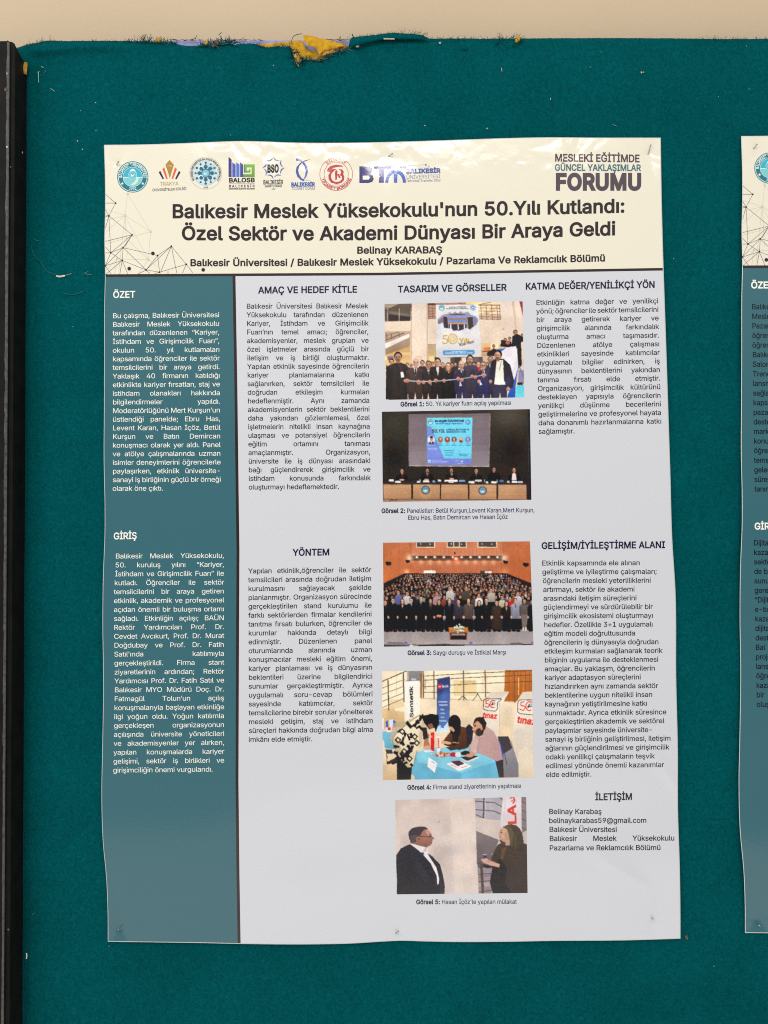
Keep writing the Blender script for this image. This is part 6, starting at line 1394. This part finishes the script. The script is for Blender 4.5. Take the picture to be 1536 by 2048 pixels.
photo_print(ps1, r1, photo1(), (769, 608.1), (1045.2, 602.8), (771.7, 799.7), (1048.5, 794.6), 'photo of people cutting a ribbon under a hanging banner')
photo_print(ps1, r1, photo2(), (763.8, 823.5), (1059.8, 818.3), (765.8, 1003.8), (1062.7, 999.6), 'photo of a panel seated at a desk under a screen')
photo_print(ps1, r1, photo3(), (765.8, 1085.4), (1060, 1082.7), (768, 1293.3), (1066.9, 1290.2), 'photo of a standing crowd in a wood lined hall')
photo_print(ps1, r1, photo4(), (763.8, 1342.5), (1064, 1339.4), (765.8, 1560.2), (1067.5, 1555), 'photo of people at a fair stand with a blue table')
photo_print(ps1, r1, photo5(), (790.6, 1600.2), (1052.4, 1593.9), (793.4, 1788.7), (1055.2, 1786), 'photo of a man and a woman talking')

# ---- the next poster, of which the left margin is in view
ps2 = Poster(1274.5, -17.6, 90)
r2 = empty('poster', P(785 + 1274.5, 1062, -0.004), 'poster cut off by the right edge of the photo, dark text on its slate column', 'poster', 'posters pinned to the board')
make_sheet(ps2, r2)
network(ps2, r2)
crest_logo(ps2, r2)
A1 = ['Balıkesir', 'Meslek', 'Pazarlama', 'öğrenciler', 'öğrenciler', 'Balıkesir', 'Salonu', 'Trend', 'lansman', 'sağladı', 'kapsam', 'pazarlama', 'destek', 'marka', 'konu', 'öğrenci', 'temsil', 'gelecek', 'sürecin', 'tanıma']
A2 = ['Dijital', 'kazanım', 'sektör', 'de bir', 'sunum', 'gerek', '“Dijital', 'e-ticaret', 'kazan', 'dijital', 'destek', 'Bal', 'proje', 'lansman', 'öğren', 'kazan', 'bir', 'oluştur']
SB = (22, 28, 36)
def left_text(lines, p0, p1, cap, label):
    k = Ink(); n = len(lines)
    for i, t in enumerate(lines):
        w = i / (n - 1); x, y = p0[0] * (1 - w) + p1[0] * w - ps2.du, p0[1] * (1 - w) + p1[1] * w - ps2.dv
        k.glyphs(t, x, lambda g, y=y: y + 0 * g, cap, 0.94, SB, .02)
    o = k.build('paragraph', ps2, LIFT, r2); o['label'] = label
left_text(A1, (1503.2, 618.4), (1508.6, 983), 10.4, 'dark upper text in the slate column')
left_text(A2, (1507, 1090.8), (1513, 1413.7), 10.4, 'dark lower text in the slate column')
for t, x, y, w in (('ÖZET', 1502, 576.4, 46), ('GİRİŞ', 1509, 1058.7, 48)):
    x -= ps2.du; y -= ps2.dv; one(ps2, r2, 'heading', None, t, x, y, x + w, y, 12.9, WHITE, d=.045)

# ------------------------------------------------------------------ pins
def pin(label, u, v, ang, length, out, head_r=0.0010, col=M_STEEL, ps=ps1):
    """a slim steel pin pushed in at (u, v); its shank leans along ang and stands out of the sheet"""
    base = ps.S(np.array([u - ps.du]), np.array([v - ps.dv]), 0.0002)[0]
    root = empty('pin', base, label, 'pin', 'pins holding the posters')
    L = length / 1614
    tip = base + np.array([math.cos(ang) * L, -out, -math.sin(ang) * L])
    inn = base + (base - tip) * 0.25 + np.array([0, 0.003, 0])
    m = MB(); m.tube([inn, base, tip], 0.00055, k=8); m.build('shank', M_STEEL, root)
    d = (tip - base) / np.linalg.norm(tip - base)
    h = MB(); h.tube([tip - d * 0.0003, tip + d * 0.0002], head_r, k=10); h.build('head', M_STEEL, root)
    return root
pin('steel pin beside the round teal crest at the top left corner of the whole poster', 233, 330, -0.5, 7, 0.004)
pin('steel pin at the middle of the whole poster top edge, above the indigo letter logo', 777, 312.5, -0.25, 8, 0.004)
pin('long steel pin standing upright beside the forum lettering at the top right corner', 1296, 309, -1.35, 17, 0.004)
pin('steel pin with a bright head in the bottom left corner of the slate column', 236, 1860, -0.9, 7, 0.005, 0.0011)
pin('steel pin at the middle of the whole poster bottom edge', 797, 1862, 2.9, 5, 0.003)
pin('steel pin in the bottom right corner, below the contact lines', 1306, 1838, -2.2, 5, 0.003)
pin('steel pin in the top left corner of the cut off poster', 1507, 298, -1.0, 8, 0.004, ps=ps2)
pin('steel pin in the bottom left corner of the cut off poster', 1514, 1851, -0.8, 4, 0.004, 0.0013, ps=ps2)
